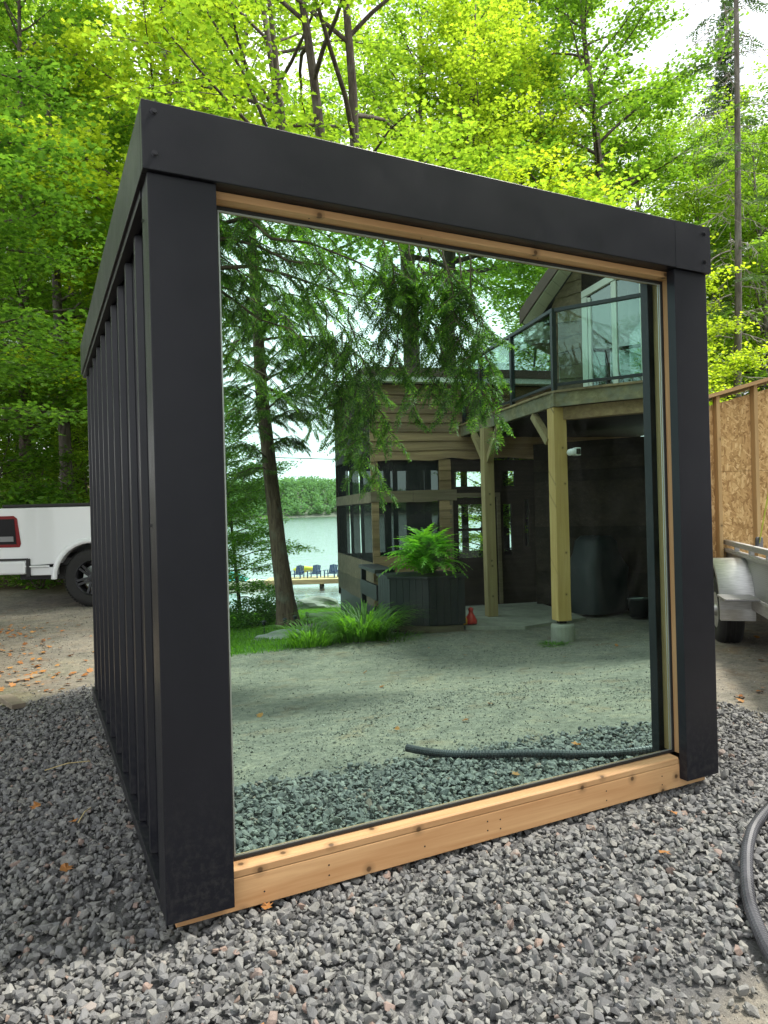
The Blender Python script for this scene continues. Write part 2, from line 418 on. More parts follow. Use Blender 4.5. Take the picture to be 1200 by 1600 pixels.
def osb():
    b = NB('osb')
    def layer(rot, sc):
        v0 = b.coord(rot=rot); mp = b.node('Mapping'); mp.inputs['Scale'].default_value = sc; b.link(v0, mp.inputs[0]); v = mp.outputs[0]
        vo = b.node('TexVoronoi'); vo.inputs['Scale'].default_value = 1.0; b.link(v, vo.inputs['Vector'])
        return vo
    a = layer((0,0.5,0), (20,20,50)); c = layer((0,-0.75,0), (22,22,62)); d = layer((0,1.5,0), (20,20,55))
    sa = b.node('SeparateColor'); b.link(a.outputs['Color'], sa.inputs[0])
    sc_ = b.node('SeparateColor'); b.link(c.outputs['Color'], sc_.inputs[0])
    sd_ = b.node('SeparateColor'); b.link(d.outputs['Color'], sd_.inputs[0])
    st = [(0.0,(0.30,0.17,0.065)),(0.45,(0.50,0.31,0.13)),(0.8,(0.60,0.40,0.18)),(1,(0.70,0.50,0.25))]
    c1 = b.ramp(sa.outputs[0], st); c2 = b.ramp(sc_.outputs[0], st); c3 = b.ramp(sd_.outputs[0], st)
    m1 = b.math('GREATER_THAN', sc_.outputs[1], 0.55); m2 = b.math('GREATER_THAN', sd_.outputs[1], 0.62)
    cc = b.mix(m1, c1, c2); cc = b.mix(m2, cc, c3)
    b.principled(cc, 0.75, 0, None, 0.25)
osb()
wood('stud', (0.62,0.42,0.20), (0.48,0.30,0.13), 2, 22, 0.6, 0.05)
wood('plate', (0.56,0.37,0.18), (0.42,0.26,0.12), 0, 22, 0.6, 0.0)
simple('strap_yellow', (0.45,0.48,0.05), 0.7)
def hose_mat():
    b = NB('hose_plastic'); f = b.noise(b.coord(), 6, 4)
    b.principled(b.ramp(f, [(0.35,(0.03,0.03,0.036)),(0.7,(0.075,0.075,0.085))]), 0.45, 0, None, 0.5)
hose_mat()
def water():
    b = NB('lake_water'); v = b.coord(scale=(0.5,1.4,1))
    f = b.noise(v, 1.0, 6, 0.65)
    g = b.node('BsdfGlossy'); g.inputs['Color'].default_value = (0.97,1.0,1.0,1); g.inputs['Roughness'].default_value = 0.10
    d = b.node('BsdfDiffuse'); d.inputs['Color'].default_value = (0.05,0.09,0.11,1)
    nm = b.bump(f, 0.30, 0.22); b.link(nm, g.inputs['Normal'])
    mxs = b.node('MixShader'); mxs.inputs[0].default_value = 0.95
    b.link(d.outputs[0], mxs.inputs[1]); b.link(g.outputs[0], mxs.inputs[2]); b.link(mxs.outputs[0], b.out.inputs[0])
water()
simple('dock_wood', (0.58,0.42,0.22), 0.8, scale=3)
simple('chair_blue', (0.02,0.05,0.14), 0.5)
simple('kayak_yellow', (0.65,0.62,0.05), 0.5)
simple('boat_cover', (0.05,0.38,0.45), 0.7)
simple('boat_hull', (0.62,0.55,0.42), 0.5)
simple('rock', (0.28,0.27,0.25), 0.9, scale=4, var=0.3, bump=0.5)
simple('scrap_wood', (0.20,0.165,0.12), 0.85, scale=9, var=0.25)
simple('wire_black', (0.02,0.02,0.02), 0.6)
simple('straw', (0.5,0.4,0.2), 0.8)
M = MATS

# ------------------------------------------------------------------ terrain
PY = [-1300,-1000,-905,-890,-60,-26,-22.5,-21,-20,-12.3,-6.5,-4.6,-1.7,-1.05,-0.4,0.3,5,10,14,30,60,200,600]
PZ = [45,24,-1.5,-5,-6,-4.2,-2.9,-2.2,-1.95,-1.2,-0.56,-0.52,-0.16,-0.115,-0.078,-0.072,-0.07,-0.05,0.05,1.2,4,12,20]
def vnoise(x, y):
    return (np.sin(x*1.7+0.3*np.sin(y*2.1))*np.cos(y*1.3+0.7) + 0.5*np.sin(x*4.1+1.2)*np.sin(y*3.7+x*0.9) + 0.3*np.sin(x*9.3+y*2)*np.cos(y*8.1))/1.8
def ground_z(x, y):
    x = np.asarray(x, dtype=float); y = np.asarray(y, dtype=float)
    z = np.interp(y, PY, PZ)
    amp = np.where(np.abs(y) > 8, 0.05, 0.008)*np.where(y < -22, 0.0, 1.0)
    near_pad = (y > -1.3) & (y < 4) & (x > -1.5) & (x < 3.8)
    amp = np.where(near_pad, 0.004, amp)
    z = z + amp*vnoise(x, y)
    far = y < -900
    z = z + np.where(far, 12*np.sin(x*0.006)+6*np.sin(x*0.017+1), 0)*np.clip((-900-y)/90, 0, 1)
    return z
def gz(x, y): return float(ground_z(x, y))
def smooth(a, b, t):
    t = np.clip((t-a)/(b-a), 0, 1); return t*t*(3-2*t)
def axis_vals(lo, hi, near, step0, grow):
    a = [0.0]; s = step0
    while a[-1] < hi:
        if a[-1] > near: s *= grow
        a.append(a[-1]+s)
    b = [0.0]; s = step0
    while b[-1] > lo:
        if b[-1] < -near: s *= grow
        b.append(b[-1]-s)
    return np.array(sorted(set(b[1:]+a)))
def terrain():
    xs = axis_vals(-900, 900, 9, 0.14, 1.12); ys = axis_vals(-1300, 600, 11, 0.14, 1.07)
    X, Y = np.meshgrid(xs, ys); Z = ground_z(X, Y)
    nx, ny = len(xs), len(ys)
    V = np.stack([X.ravel(), Y.ravel(), Z.ravel()], 1)
    i = np.arange(nx*ny).reshape(ny, nx)
    F = np.stack([i[:-1,:-1].ravel(), i[:-1,1:].ravel(), i[1:,1:].ravel(), i[1:,:-1].ravel()], 1)
    me = mesh_np('ground', V, [F], True)
    x, y = V[:,0], V[:,1]
    wob = 0.35*vnoise(x*0.8, y*0.8)
    # edge of the driveway towards the lawn: follows the house line, further out west of it
    lawn = smooth(-6.35, -6.9, y + 0.10*(x-2.0) + wob*0.5)*smooth(4.6, 3.9, x)
    lawn = np.maximum(lawn, smooth(-12, -13, y + wob))
    lawn = np.where(y < -21.2, 0, lawn)
    forest = np.maximum(smooth(10.5, 12.5, y + wob*2), smooth(8.5, 10.5, x + wob)*smooth(-3, 0, y))
    forest = np.maximum(forest, smooth(-2.2, -3.4, x + wob*1.6)*smooth(-5, -2, y))
    patch = np.exp(-(((x+1.05+0.18*(y-5))/0.75)**2 + ((y-5.2)/2.3)**2))
    lawn = np.maximum(lawn, 0.35*patch*(wob > 0.02))
    forest = np.maximum(forest, 0.5*patch)
    ca = me.color_attributes.new('zone', 'FLOAT_COLOR', 'POINT')
    ca.data.foreach_set('color', np.stack([lawn, forest, smooth(-0.1,0.12,np.minimum.reduce([x+1.3,3.5-x,y+0.95-0.17*np.maximum(x-1.3,0),3.7-y+0.5*np.minimum(x,0)])), np.ones_like(x)], 1).astype(np.float32).ravel())
    o = obj('ground', me, M['ground']); tag(o, kind='structure')
    return o
ground = terrain()
wm = MB(); wm.add([(-1000,-906,-2.6),(1000,-906,-2.6),(1000,-19,-2.6),(-1000,-19,-2.6)], [(0,1,2,3)])
tag(wm.build('lake_water', M['lake_water']), kind='structure')

# ------------------------------------------------------------------ crushed stone pad
rng = np.random.default_rng(5)
def stone_variant(seed, flat=0.6, npt=9):
    r_ = np.random.default_rng(seed)
    p = r_.normal(size=(npt,3)); p /= np.linalg.norm(p, axis=1)[:,None]
    p *= r_.uniform(0.86, 1.06, (npt,1)); p *= np.array([1.0, r_.uniform(0.6,0.9), r_.uniform(flat*0.8, flat*1.25)])*0.5
    bm = bmesh.new()
    for q in p: bm.verts.new(q)
    bmesh.ops.convex_hull(bm, input=bm.verts)
    bmesh.ops.triangulate(bm, faces=bm.faces)
    bm.verts.ensure_lookup_table(); bm.verts.index_update()
    used = [v for v in bm.verts if v.link_faces]
    idx = {v.index: k for k, v in enumerate(used)}
    V = np.array([v.co[:] for v in used]); F = np.array([[idx[v.index] for v in f.verts] for f in bm.faces if len(f.verts) == 3])
    bm.free(); return V, F
VAR = [stone_variant(100+i, 0.66, 12 + i % 5) for i in range(32)]
VARS_SMALL = [stone_variant(300+i, 0.65, 6 + i % 2) for i in range(14)]
def rand_rot(r_, n, tilt=0.6):
    yaw = r_.uniform(0, 2*math.pi, n); ax = r_.normal(0, tilt, n); ay = r_.normal(0, tilt, n)
    c, s = np.cos(yaw), np.sin(yaw); o = np.zeros(n); l = np.ones(n)
    Rz = np.stack([c,-s,o,s,c,o,o,o,l],1).reshape(n,3,3)
    c, s = np.cos(ax), np.sin(ax); Rx = np.stack([l,o,o,o,c,-s,o,s,c],1).reshape(n,3,3)
    c, s = np.cos(ay), np.sin(ay); Ry = np.stack([c,o,s,o,l,o,-s,o,c],1).reshape(n,3,3)
    return Rz @ Rx @ Ry
def stones_mesh(name, pos, size, variants, r_, tilt=0.6):
    n = len(pos); rot = rand_rot(r_, n, tilt); vi = r_.integers(0, len(variants), n)
    Vs, Fs, b = [], [], 0
    for k, (V, F) in enumerate(variants):
        ix = np.where(vi == k)[0]
        if not len(ix): continue
        P = np.einsum('nij,vj->nvi', rot[ix], V)*size[ix][:,None,None] + pos[ix][:,None,:]
        Vs.append(P.reshape(-1,3)); Fs.append((F[None] + (np.arange(len(ix))*len(V))[:,None,None] + b).reshape(-1,3)); b += len(ix)*len(V)
    return mesh_np(name, np.concatenate(Vs), [np.concatenate(Fs)])
PAD_N = 80000
px = rng.uniform(-1.05, 3.65, PAD_N); py = rng.uniform(-1.15, 3.9, PAD_N)
inside_cabin = (px > 0.07) & (px < 2.39) & (py > 0.1) & (py < 3.2)
edge = np.minimum.reduce([px+1.3+0.2*np.sin(py*2), 3.55-px+0.25*np.sin(py*2.3), py+0.98+0.05*np.sin(px*3.1)-0.17*np.maximum(px-1.3,0), 3.75-py+0.12*np.sin(px*4)+0.5*np.minimum(px,0)])
keep = (~inside_cabin) & (edge > rng.uniform(-0.06, 0.20, PAD_N))
px, py = px[keep], py[keep]; n = len(px)
ssz = np.clip(rng.lognormal(math.log(0.0255), 0.42, n), 0.009, 0.056)
layer = np.minimum(rng.integers(0, 4, n), 1)
pz = ground_z(px, py) + np.where(layer == 0, 0.004, 0.017) + rng.uniform(-0.005, 0.007, n)
# keep stones clear of the boards and cladding of the cabin
close = (px > -0.03) & (px < 2.49) & (py > -0.01) & (py < 3.33)
pz = np.where(close, np.minimum(pz, -0.062), pz)
# the stones that show largest: nearest the viewer, in view
vx, vy, vz = px-CAM[0], py-CAM[1], pz-CAM[2]
dep = vx*_f[0]+vy*_f[1]+vz*_f[2]; lat = vx*_r2[0]+vy*_r2[1]+vz*_r2[2]; upp = vx*_u2[0]+vy*_u2[1]+vz*_u2[2]
inview = (dep > 0.5) & (np.abs(lat/dep) < 0.54) & (np.abs(upp/dep) < 0.725) & (layer == 1) & (~close)
score = np.where(inview, ssz/np.maximum(dep, 0.3), 0)
top = np.argsort(-score)[:300]; rest = np.ones(n, bool); rest[top] = False
pad = obj('gravel_bed', stones_mesh('gravel_bed', np.stack([px,py,pz],1)[rest], ssz[rest], VAR, rng), M['crushed_stone'])
tag(pad, 'grey crushed stone spread around the black cabin', 'gravel', kind='stuff')
VMESH = []
for k, (V, F) in enumerate(VAR):
    VMESH.append(mesh_np('stone', V, [F])); VMESH[-1].materials.append(M['crushed_stone_piece'])
for j in top:
    o = bpy.data.objects.new('stone', VMESH[int(rng.integers(0, len(VMESH)))]); col.objects.link(o); o.parent = pad
    o.location = (px[j], py[j], pz[j]); o.scale = (ssz[j],)*3
    o.rotation_euler = (rng.normal(0,0.6), rng.normal(0,0.6), rng.uniform(0,6.28))

# fine gravel on the driveway
def scatter(regions):
    X, Y = [], []
    for (x0,x1,y0,y1,k) in regions:
        X.append(rng.uniform(x0,x1,k)); Y.append(rng.uniform(y0,y1,k))
    return np.concatenate(X), np.concatenate(Y)
fx, fy = scatter([(0,7.5,-6.6,-0.9,28000),(-2.0,0.6,3.4,9.5,11000),(3.0,7.5,-1.0,4.5,9000),(0,4.0,-2.6,-0.8,12000),(3.4,7.5,-6,-3.5,5000)])
dens = vnoise(fx*1.1, fy*1.1)
k = (dens + rng.uniform(-0.9, 0.9, len(fx)) > -0.1) & ~((fx > -0.3) & (fx < 2.8) & (fy > -0.2) & (fy < 3.5))
fx, fy = fx[k], fy[k]
fs = np.clip(rng.lognormal(math.log(0.0115), 0.42, len(fx)), 0.005, 0.028)
fine = obj('fine_gravel', stones_mesh('fine_gravel', np.stack([fx,fy,ground_z(fx,fy)+fs*0.12],1), fs, VARS_SMALL, rng), M['fine_stone'])
tag(fine, 'small loose grey gravel scattered over the dirt driveway', 'gravel', kind='stuff')

# ------------------------------------------------------------------ the black cabin
H, W, FH, D = 2.30, 2.462, 0.211, 3.295
cab = thing('mirror_cabin', 'black metal clad cabin with a full height mirrored glass front and cedar sill', 'cabin', (0,0,0))
BM = M['black_metal']
def side(xf):     # mirror helper for right hand pieces
    return lambda x0, x1: (xf(x0), xf(x1)) if xf(x0) < xf(x1) else (xf(x1), xf(x0))
for sgn in (0, 1):
    f = (lambda x: x) if sgn == 0 else (lambda x: W-x)
    s = side(f)
    pw = 0.210 if sgn == 0 else 0.204
    mb = MB()
    mb.box(*s(0,pw), 0, 0.0445, 0, H-0.002); 
    p = mb.build('corner_post', BM, cab, bevel=0.002)
    mb = MB(); mb.box(*s(0.0006,0.028), 0.0455, 0.13, 0.0, H-0.002); mb.build('corner_trim', BM, cab, bevel=0.002)
    for z in (1.22, 2.18):
        mb = MB(); mb.lathe([(0.006,-0.004),(0.006,0.0)], 6, (f(-0.002), 0.085, z), 'x'); mb.build('screw', M['screw_metal'], cab)
    wall = MB().box(*s(0.040,0.06), 0.13, D, -0.02, H+0.06).build('side_wall', BM, cab)
    for k in range(10):
        y = 0.46+0.303*k
        mb = MB(); x0, x1 = f(0.0415), f(0.016)
        pl_ = [(x0,y-0.028),(x1,y-0.018),(x1,y+0.018),(x0,y+0.028)]
        mb.prism([(a,b,0.028) for a,b in pl_], [(a,b,H-0.03) for a,b in pl_]); mb.build('rib', BM, wall, bevel=0.003)
    MB().box(*s(0.004,0.039), 0.131, D, -0.022, 0.026).build('base_trim', BM, cab, bevel=0.002)
    mb = MB(); mb.box(*s(-0.004,0.031), 0.131, D, H-0.029, H-0.012); mb.box(*s(-0.004,0.001), 0.131, D, H-0.012, H-0.001)
    mb.build('top_trim', BM, cab, bevel=0.001)
    MB().box(*s(-0.0148,0.018), 0.021, D+0.015, H, H+FH-0.001).build('fascia', BM, cab, bevel=0.002)
MB().box(-0.0148, W+0.0148, -0.0148, 0.020, H, H+FH).build('fascia', BM, cab, bevel=0.0025)
MB().box(2.252, W+0.0158, -0.0154, -0.0149, H-0.001, H+FH-0.001).build('fascia_cap', BM, cab)
MB().box(0.019, W-0.019, D-0.03, D+0.014, H, H+FH-0.001).build('fascia', BM, cab)
MB().box(0.019, W-0.019, 0.021, 0.30, H+0.001, H+0.012).build('soffit', BM, cab)
MB().box(0.019, W-0.019, 0.021, D-0.031, H+FH-0.05, H+FH-0.03).build('roof', M['roof_shingle'], cab)
for x in (0.022, W-0.022):
    for z in (H+0.05, H+0.178):
        mb = MB(); mb.lathe([(0.0075,-0.0225),(0.0075,-0.017),(0.011,-0.0165),(0.011,-0.0150)], 6, (x, 0, z), 'y'); mb.build('screw', M['screw_metal'], cab)
MB().box(0.06, W-0.06, D-0.03, D-0.001, -0.02, H).build('rear_wall', BM, cab)
MB().box(0.061, W-0.061, 0.15, D-0.031, 0.02, 0.06).build('floor', M['dark_interior'], cab)
# cedar frame
CE = M['cedar']
rim = MB().box(0.035, W-0.035, 0.046, 0.084, -0.040, 0.066).build('rim_board', CE, cab, bevel=0.003)
holes = [(0.32,0.0),(0.55,0.03),(0.55,-0.005),(0.93,0.005),(1.21,0.035),(1.21,0.0),(1.27,0.03),(1.27,-0.006),(1.82,0.03),(1.82,-0.01),(2.15,0.03),(2.15,-0.008)]
for (x, z) in holes:
    MB().lathe([(0.0032,0.0452),(0.0032,0.0459)], 8, (x,0,z), 'y').build('nail_head', M['rubber'], rim)
sl = MB(); prof = [(0.046,0.0685),(0.046,0.090),(0.051,0.0955),(0.14,0.101),(0.14,0.0685)]
sl.prism([(0.212,y,z) for y,z in prof], [(2.257,y,z) for y,z in prof]); sl.build('sill_board', CE, cab, bevel=0.001)
hd = MB().box(0.20, W-0.14, 0.047, 0.14, 2.274, 2.2995).build('head_board', CE, cab, bevel=0.002)
for x in (0.55, 1.0, 1.55, 2.0):
    MB().lathe([(0.003,2.2733),(0.003,2.2738)], 8, (x,0.075,0), 'z').build('nail_head', M['rubber'], hd)
MB().box(0.172, 0.2065, 0.047, 0.14, 0.102, 2.273).build('jamb', M['cedar_upright'], cab)
MB().box(2.288, 2.318, 0.047, 0.14, 0.102, 2.273).build('jamb', M['cedar_upright'], cab)
gk = MB(); gk.box(0.227, 2.287, 0.094, 0.101, 0.102, 0.111); gk.box(0.227, 2.287, 0.094, 0.101, 2.262, 2.272)
gk.box(0.227, 0.235, 0.094, 0.101, 0.1115, 2.2615); gk.box(2.278, 2.287, 0.094, 0.101, 0.1115, 2.2615)
gk.build('gasket', M['rubber'], cab)
spc = MB(); spc.box(0.236, 2.277, 0.0988, 0.0999, 0.112, 0.117); spc.box(0.236, 2.277, 0.0988, 0.0999, 2.255, 2.261)
spc.box(0.236, 0.241, 0.0988, 0.0999, 0.1175, 2.2545); spc.box(2.271, 2.277, 0.0988, 0.0999, 0.1175, 2.2545); spc.box(2.260, 2.2635, 0.0988, 0.0999, 0.1175, 2.2545)
spc.build('glazing_spacer', M['spacer'], cab)
gl = MB(); gl.add([(0.23,0.10,0.104),(2.284,0.10,0.104),(2.284,0.10,2.268),(0.23,0.10,2.268)], [(0,1,2,3)])
gl.build('mirror_pane', M['mirror_glass'], cab)
MB().box(0.20, 2.30, 0.108, 0.112, 0.104, 2.268).build('inner_pane', M['window_glass'], cab)

# ------------------------------------------------------------------ the lake house behind the viewer (seen in the mirror)
HX, HY, HR = 5.79, -4.83, R(13)
house = thing('lake_house', 'brown timber lake house with screened porch and raised deck reflected in the cabin glass', 'house', (HX,HY,0), HR)
# local plan: a to the right along the house front, v away from the viewer; blender local = (a, -v, z)
def hb(mb, a0, a1, v0, v1, z0, z1): return mb.box(a0, a1, -v1, -v0, z0, z1)
def wavy_board(a0, a1, z0, z1, v0, v1, seed, amp=0.016, lean=0.026, n=14, a0t=None):
    """live-edged siding board, bottom edge wavy and standing proud"""
    r_ = random.Random(seed); ph = r_.uniform(0,6); fq = r_.uniform(1.5,3.2)
    bot = []
    for i in range(n+1):
        t = i/n; a = a0+(a1-a0)*t
        bot.append((a, z0 + amp*math.sin(ph+fq*a*2.2)+amp*0.5*math.sin(ph*2+fq*a*5.1)))
    mb = MB()
    ring_f = [(a,-(v0-lean),z) for a,z in bot] + [(a1,-v0,z1),(a0 if a0t is None else a0t,-v0,z1)]
    ring_b = [(a,-v1,z) for a,z in bot] + [(a1,-v1,z1),(a0 if a0t is None else a0t,-v1,z1)]
    return mb.prism(ring_f, ring_b)
def holed_wall(mb, a0, a1, z0, z1, v0, v1, holes):
    xs = sorted({a0,a1,*[h[0] for h in holes],*[h[1] for h in holes]}); zs = sorted({z0,z1,*[h[2] for h in holes],*[h[3] for h in holes]})
    for i in range(len(xs)-1):
        j = 0
        while j < len(zs)-1:
            cx = (xs[i]+xs[i+1])/2
            def hol(k): return any(h[0] < cx < h[1] and h[2] < (zs[k]+zs[k+1])/2 < h[3] for h in holes)
            if hol(j): j += 1; continue
            k = j
            while k+1 < len(zs)-1 and not hol(k+1): k += 1
            hb(mb, xs[i], xs[i+1], v0, v1, zs[j], zs[k+1]); j = k+1
WV = 3.6
# porch front
pf = MB(); holed_wall(pf, -1.655, -0.21, -0.75, 3.52, WV+0.03, WV+0.08, [(-1.55,-0.42,1.60,2.18),(-1.55,-0.42,0.44,1.42)])
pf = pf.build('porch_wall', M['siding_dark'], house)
nb = 8
for k in range(nb):
    z0 = 2.165+k*0.164
    wavy_board(-1.68, 3.6, z0, z0+0.185, WV-0.008, WV+0.028, 40+k, 0.006 if k else 0.024).build('siding_board', M['siding'], pf)
for (a0, a1, zz0, zz1, m_) in ((-1.68,-1.555,0.30,1.42,'siding'),(-1.68,-1.555,1.62,2.15,'siding'),(-0.42,-0.20,-0.5,1.42,'siding'),(-0.42,-0.20,1.62,2.15,'siding')):
    kk = max(1, round((zz1-zz0)/0.155)); st = (zz1-zz0)/kk
    for k in range(kk):
        wavy_board(a0, a1, zz0+k*st, zz0+(k+1)*st+0.015, WV-0.004, WV+0.026, 80+k+int(a0*10), 0.003, 0.014, 4).build('siding_board', M[m_], pf)
wavy_board(-1.70, -0.93, 1.415, 1.615, WV-0.02, WV+0.027, 7, 0.010, 0.004).build('siding_board', M['siding_grey'], pf)
wavy_board(-0.925, -0.10, 1.415, 1.62, WV-0.02, WV+0.027, 9, 0.010, 0.004).build('siding_board', M['siding_grey'], pf)
for k in range(5):
    z0 = -0.42+k*0.17
    wavy_board(-1.68, -0.43, z0, z0+0.19, WV-0.008, WV+0.027, 120+k).build('siding_board', M['siding'], pf)
for (a0,a1,z0,z1) in ((-1.55,-0.42,1.60,2.18),(-1.55,-0.42,0.44,1.42)):
    hb(MB(), a0, a1, WV+0.05, WV+0.052, z0, z1).build('porch_screen', M['screen_mesh'], pf)
    hb(MB(), a0+0.28, a0+0.36, WV+0.054, WV+0.10, z0, z1).build('screen_post', M['black_paint'], pf)
# porch side towards the lawn
AS = -1.67; VF = 7.35
pside = MB()
bays = [(3.72,4.70),(4.80,5.78),(5.88,7.20)]
hl = [(v0,v1,z0,z1) for v0,v1 in bays for z0,z1 in ((0.34,1.40),(1.62,2.30))]
xs = MB(); holed_wall(xs, WV+0.09, VF, -0.44, 3.52, 0, 0.05, hl)
sw = MB(); sw.add([(AS+0.03+(-y), -x, z) for x, y, z in xs.v], xs.f)
sw = sw.build('porch_side_wall', M['siding_dark'], house)
def side_board(v0, v1, z0, z1, seed, mat, amp=0.010):
    b_ = wavy_board(v0, v1, z0, z1, 0, 0.03, seed, amp, 0.012); q = MB(); q.add([(AS-0.002+(-y), -x, z) for x, y, z in b_.v], b_.f)
    q.build('siding_board', mat, sw)
for k in range(4): side_board(WV+0.035, VF, -0.43+k*0.185, -0.43+k*0.185+0.205, 200+k, M['siding_grey'])
for k in range(7): side_board(WV+0.035, VF, 2.30+k*0.17, 2.30+k*0.17+0.19, 220+k, M['siding_dark'])
side_board(WV+0.035, VF, 1.42, 1.61, 230, M['siding_grey'], 0.004)
for v0, v1 in bays:
    for z0, z1 in ((0.34,1.40),(1.62,2.30)):
        q = MB().box(AS+0.012, AS+0.014, -v1, -v0, z0, z1); q.build('porch_screen', M['screen_mesh'], sw)
q = MB().box(AS+0.03, AS+0.06, -VF, -(WV+0.09), -1.9, -0.445); q.build('skirting', M['black_paint'], house)
# rear wall of the ground floor, open to the lake
rw = MB(); holed_wall(rw, AS, 3.9, -0.6, 3.5, VF+0.001, VF+0.06, [(-1.45,-0.55,0.3,2.2),(-0.4,0.45,0.25,2.2),(0.6,1.35,0.25,2.2),(1.5,2.4,0.25,2.2),(2.55,3.5,0.25,2.2)])
rw.build('rear_wall', M['siding_dark'], house)
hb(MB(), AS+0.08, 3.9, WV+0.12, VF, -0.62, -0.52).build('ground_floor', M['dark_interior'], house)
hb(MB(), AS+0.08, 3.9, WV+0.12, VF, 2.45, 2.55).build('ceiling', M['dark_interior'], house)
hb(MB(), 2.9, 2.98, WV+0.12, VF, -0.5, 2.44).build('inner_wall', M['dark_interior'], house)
# roof of the porch
rf = hb(MB(), -1.80, 3.9, 3.40, 7.5, 3.62, 3.77).build('porch_roof', M['brown_fascia'], house)
hb(MB(), -1.82, 3.9, 3.415, 3.60, 3.525, 3.618).build('drip_edge', M['white_trim'], rf)
# wall under the deck with the door and its windows
dw = MB()
DH = [(-0.15,0.64,1.64,1.97),(0.79,1.08,1.64,1.97),(-0.17,0.68,-0.55,1.47),(0.78,1.00,0.36,1.36),(1.20,1.34,0.50,1.44)]
holed_wall(dw, -0.205, 2.6, -0.55, 2.14, WV+0.03, WV+0.09, DH)
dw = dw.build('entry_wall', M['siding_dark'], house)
for (a0,a1,z0,z1) in (DH[0],DH[1],DH[3],DH[4]):
    wn = MB(); t = 0.03
    for q in ((a0,a0+t,z0,z1),(a1-t,a1,z0,z1),(a0+t,a1-t,z0,z0+t),(a0+t,a1-t,z1-t,z1)): hb(wn, q[0],q[1],WV+0.02,WV+0.07,q[2],q[3])
    wn = wn.build('window', M['siding_dark'], house)
    hb(MB(), a0+t, a1-t, WV+0.045, WV+0.05, z0+t, z1-t).build('pane', M['window_glass'], wn)
door = MB(); holed_wall(door, -0.165, 0.675, -0.50, 1.465, WV+0.03, WV+0.075, [(-0.06,0.56,0.90,1.34),(-0.06,0.56,0.36,0.85)])
door = door.build('door', M['siding_dark'], house)
hb(MB(), -0.06, 0.56, WV+0.05, WV+0.055, 0.90, 1.34).build('pane', M['window_glass'], door)
hb(MB(), -0.06, 0.56, WV+0.05, WV+0.055, 0.36, 0.85).build('pane', M['window_glass'], door)
MB().tube([(0.61,-(WV+0.0),0.45),(0.61,-(WV-0.05),0.45),(0.61,-(WV-0.05),0.60),(0.61,-(WV+0.0),0.60)], 0.008, 6).build('handle', M['spacer'], door)
wf = MB()
for q in ((-0.235,-0.172,-0.5,1.55),(0.682,0.745,-0.5,1.55),(-0.172,0.682,1.472,1.55)): hb(wf, q[0],q[1],WV-0.012,WV+0.028,q[2],q[3])
wf.build('door_frame', M['siding_grey'], house)
# recessed lower wall right of the door, at 45 degrees
def sn(s, n, z): return (0.7071*(s+n), -0.7071*(n-s), z)
lwm = MB(); lwm.prism([sn(-1.45,3.3,-0.55),sn(2.6,3.3,-0.55),sn(2.6,3.4,-0.55),sn(-1.45,3.4,-0.55)], [sn(-1.45,3.3,2.4),sn(2.6,3.3,2.4),sn(2.6,3.4,2.4),sn(-1.45,3.4,2.4)])
lwm = lwm.build('lower_wall', M['siding_dark'], house)
for k in range(14):
    z0 = -0.5+k*0.2; mb = MB()
    mb.prism([sn(-1.44,3.265,z0),sn(2.59,3.265,z0),sn(2.59,3.298,z0),sn(-1.44,3.298,z0)], [sn(-1.44,3.285,z0+0.2),sn(2.59,3.285,z0+0.2),sn(2.59,3.298,z0+0.2),sn(-1.44,3.298,z0+0.2)])
    mb.build('siding_board', M['siding_dark'], lwm)
mb = MB(); mb.prism([sn(2.6,0.6,-0.55),sn(2.7,0.6,-0.55),sn(2.7,3.4,-0.55),sn(2.6,3.4,-0.55)],[sn(2.6,0.6,2.4),sn(2.7,0.6,2.4),sn(2.7,3.4,2.4),sn(2.6,3.4,2.4)]); mb.build('lower_wall', M['siding_dark'], house)
slab = MB(); 
poly = [(-0.75,1.5),(0.05,1.15),(1.3,1.6),(1.4,3.58),(-0.75,3.58)]
slab.prism([(a,-v,-0.75) for a,v in poly], [(a,-v,-0.505) for a,v in poly]); slab.build('patio_slab', M['concrete'], house)
# deck
deck = MB(); hb(deck, 0.06, 3.6, 0.30, 3.57, 2.56, 2.60); deck = deck.build('deck', M['siding_dark'], house)
i = 0
v = -1.75
while v < 3.55:
    a_lo0 = max(-0.03, -(v)-0.04); a_lo1 = max(-0.03, -(v+0.135)-0.04)
    mb = MB(); mb.prism([(a_lo0,-v,2.752),(3.6,-v,2.752),(3.6,-(v+0.135),2.752),(a_lo1,-(v+0.135),2.752)], [(a_lo0,-v,2.780),(3.6,-v,2.780),(3.6,-(v+0.135),2.780),(a_lo1,-(v+0.135),2.780)])
    mb.build('plank', M['deck_plank'], deck); v += 0.141
MB().beam((0.025,0.03,2.66),(0.025,-3.57,2.66), 0.05, 0.182).build('beam', M['deck_beam'], deck)
mb = MB(); mb.prism([sn(0.0,0.0,2.569),sn(2.6,0.0,2.569),sn(2.6,0.05,2.569),sn(0.06,0.05,2.569)], [sn(0.0,0.0,2.751),sn(2.6,0.0,2.751),sn(2.6,0.05,2.751),sn(0.06,0.05,2.751)]); mb.build('beam', M['deck_beam'], deck)
mb = MB(); mb.prism([sn(0.05,0.10,2.40),sn(2.6,0.10,2.40),sn(2.6,0.24,2.40),sn(0.2,0.24,2.40)], [sn(0.05,0.10,2.566),sn(2.6,0.10,2.566),sn(2.6,0.24,2.566),sn(0.2,0.24,2.566)]); mb.build('beam', M['siding'], deck)
for k in range(7):
    v = 0.5+k*0.45; hb(MB(), 0.06, 3.5, v, v+0.045, 2.605, 2.75).build('joist', M['siding_dark'], deck)
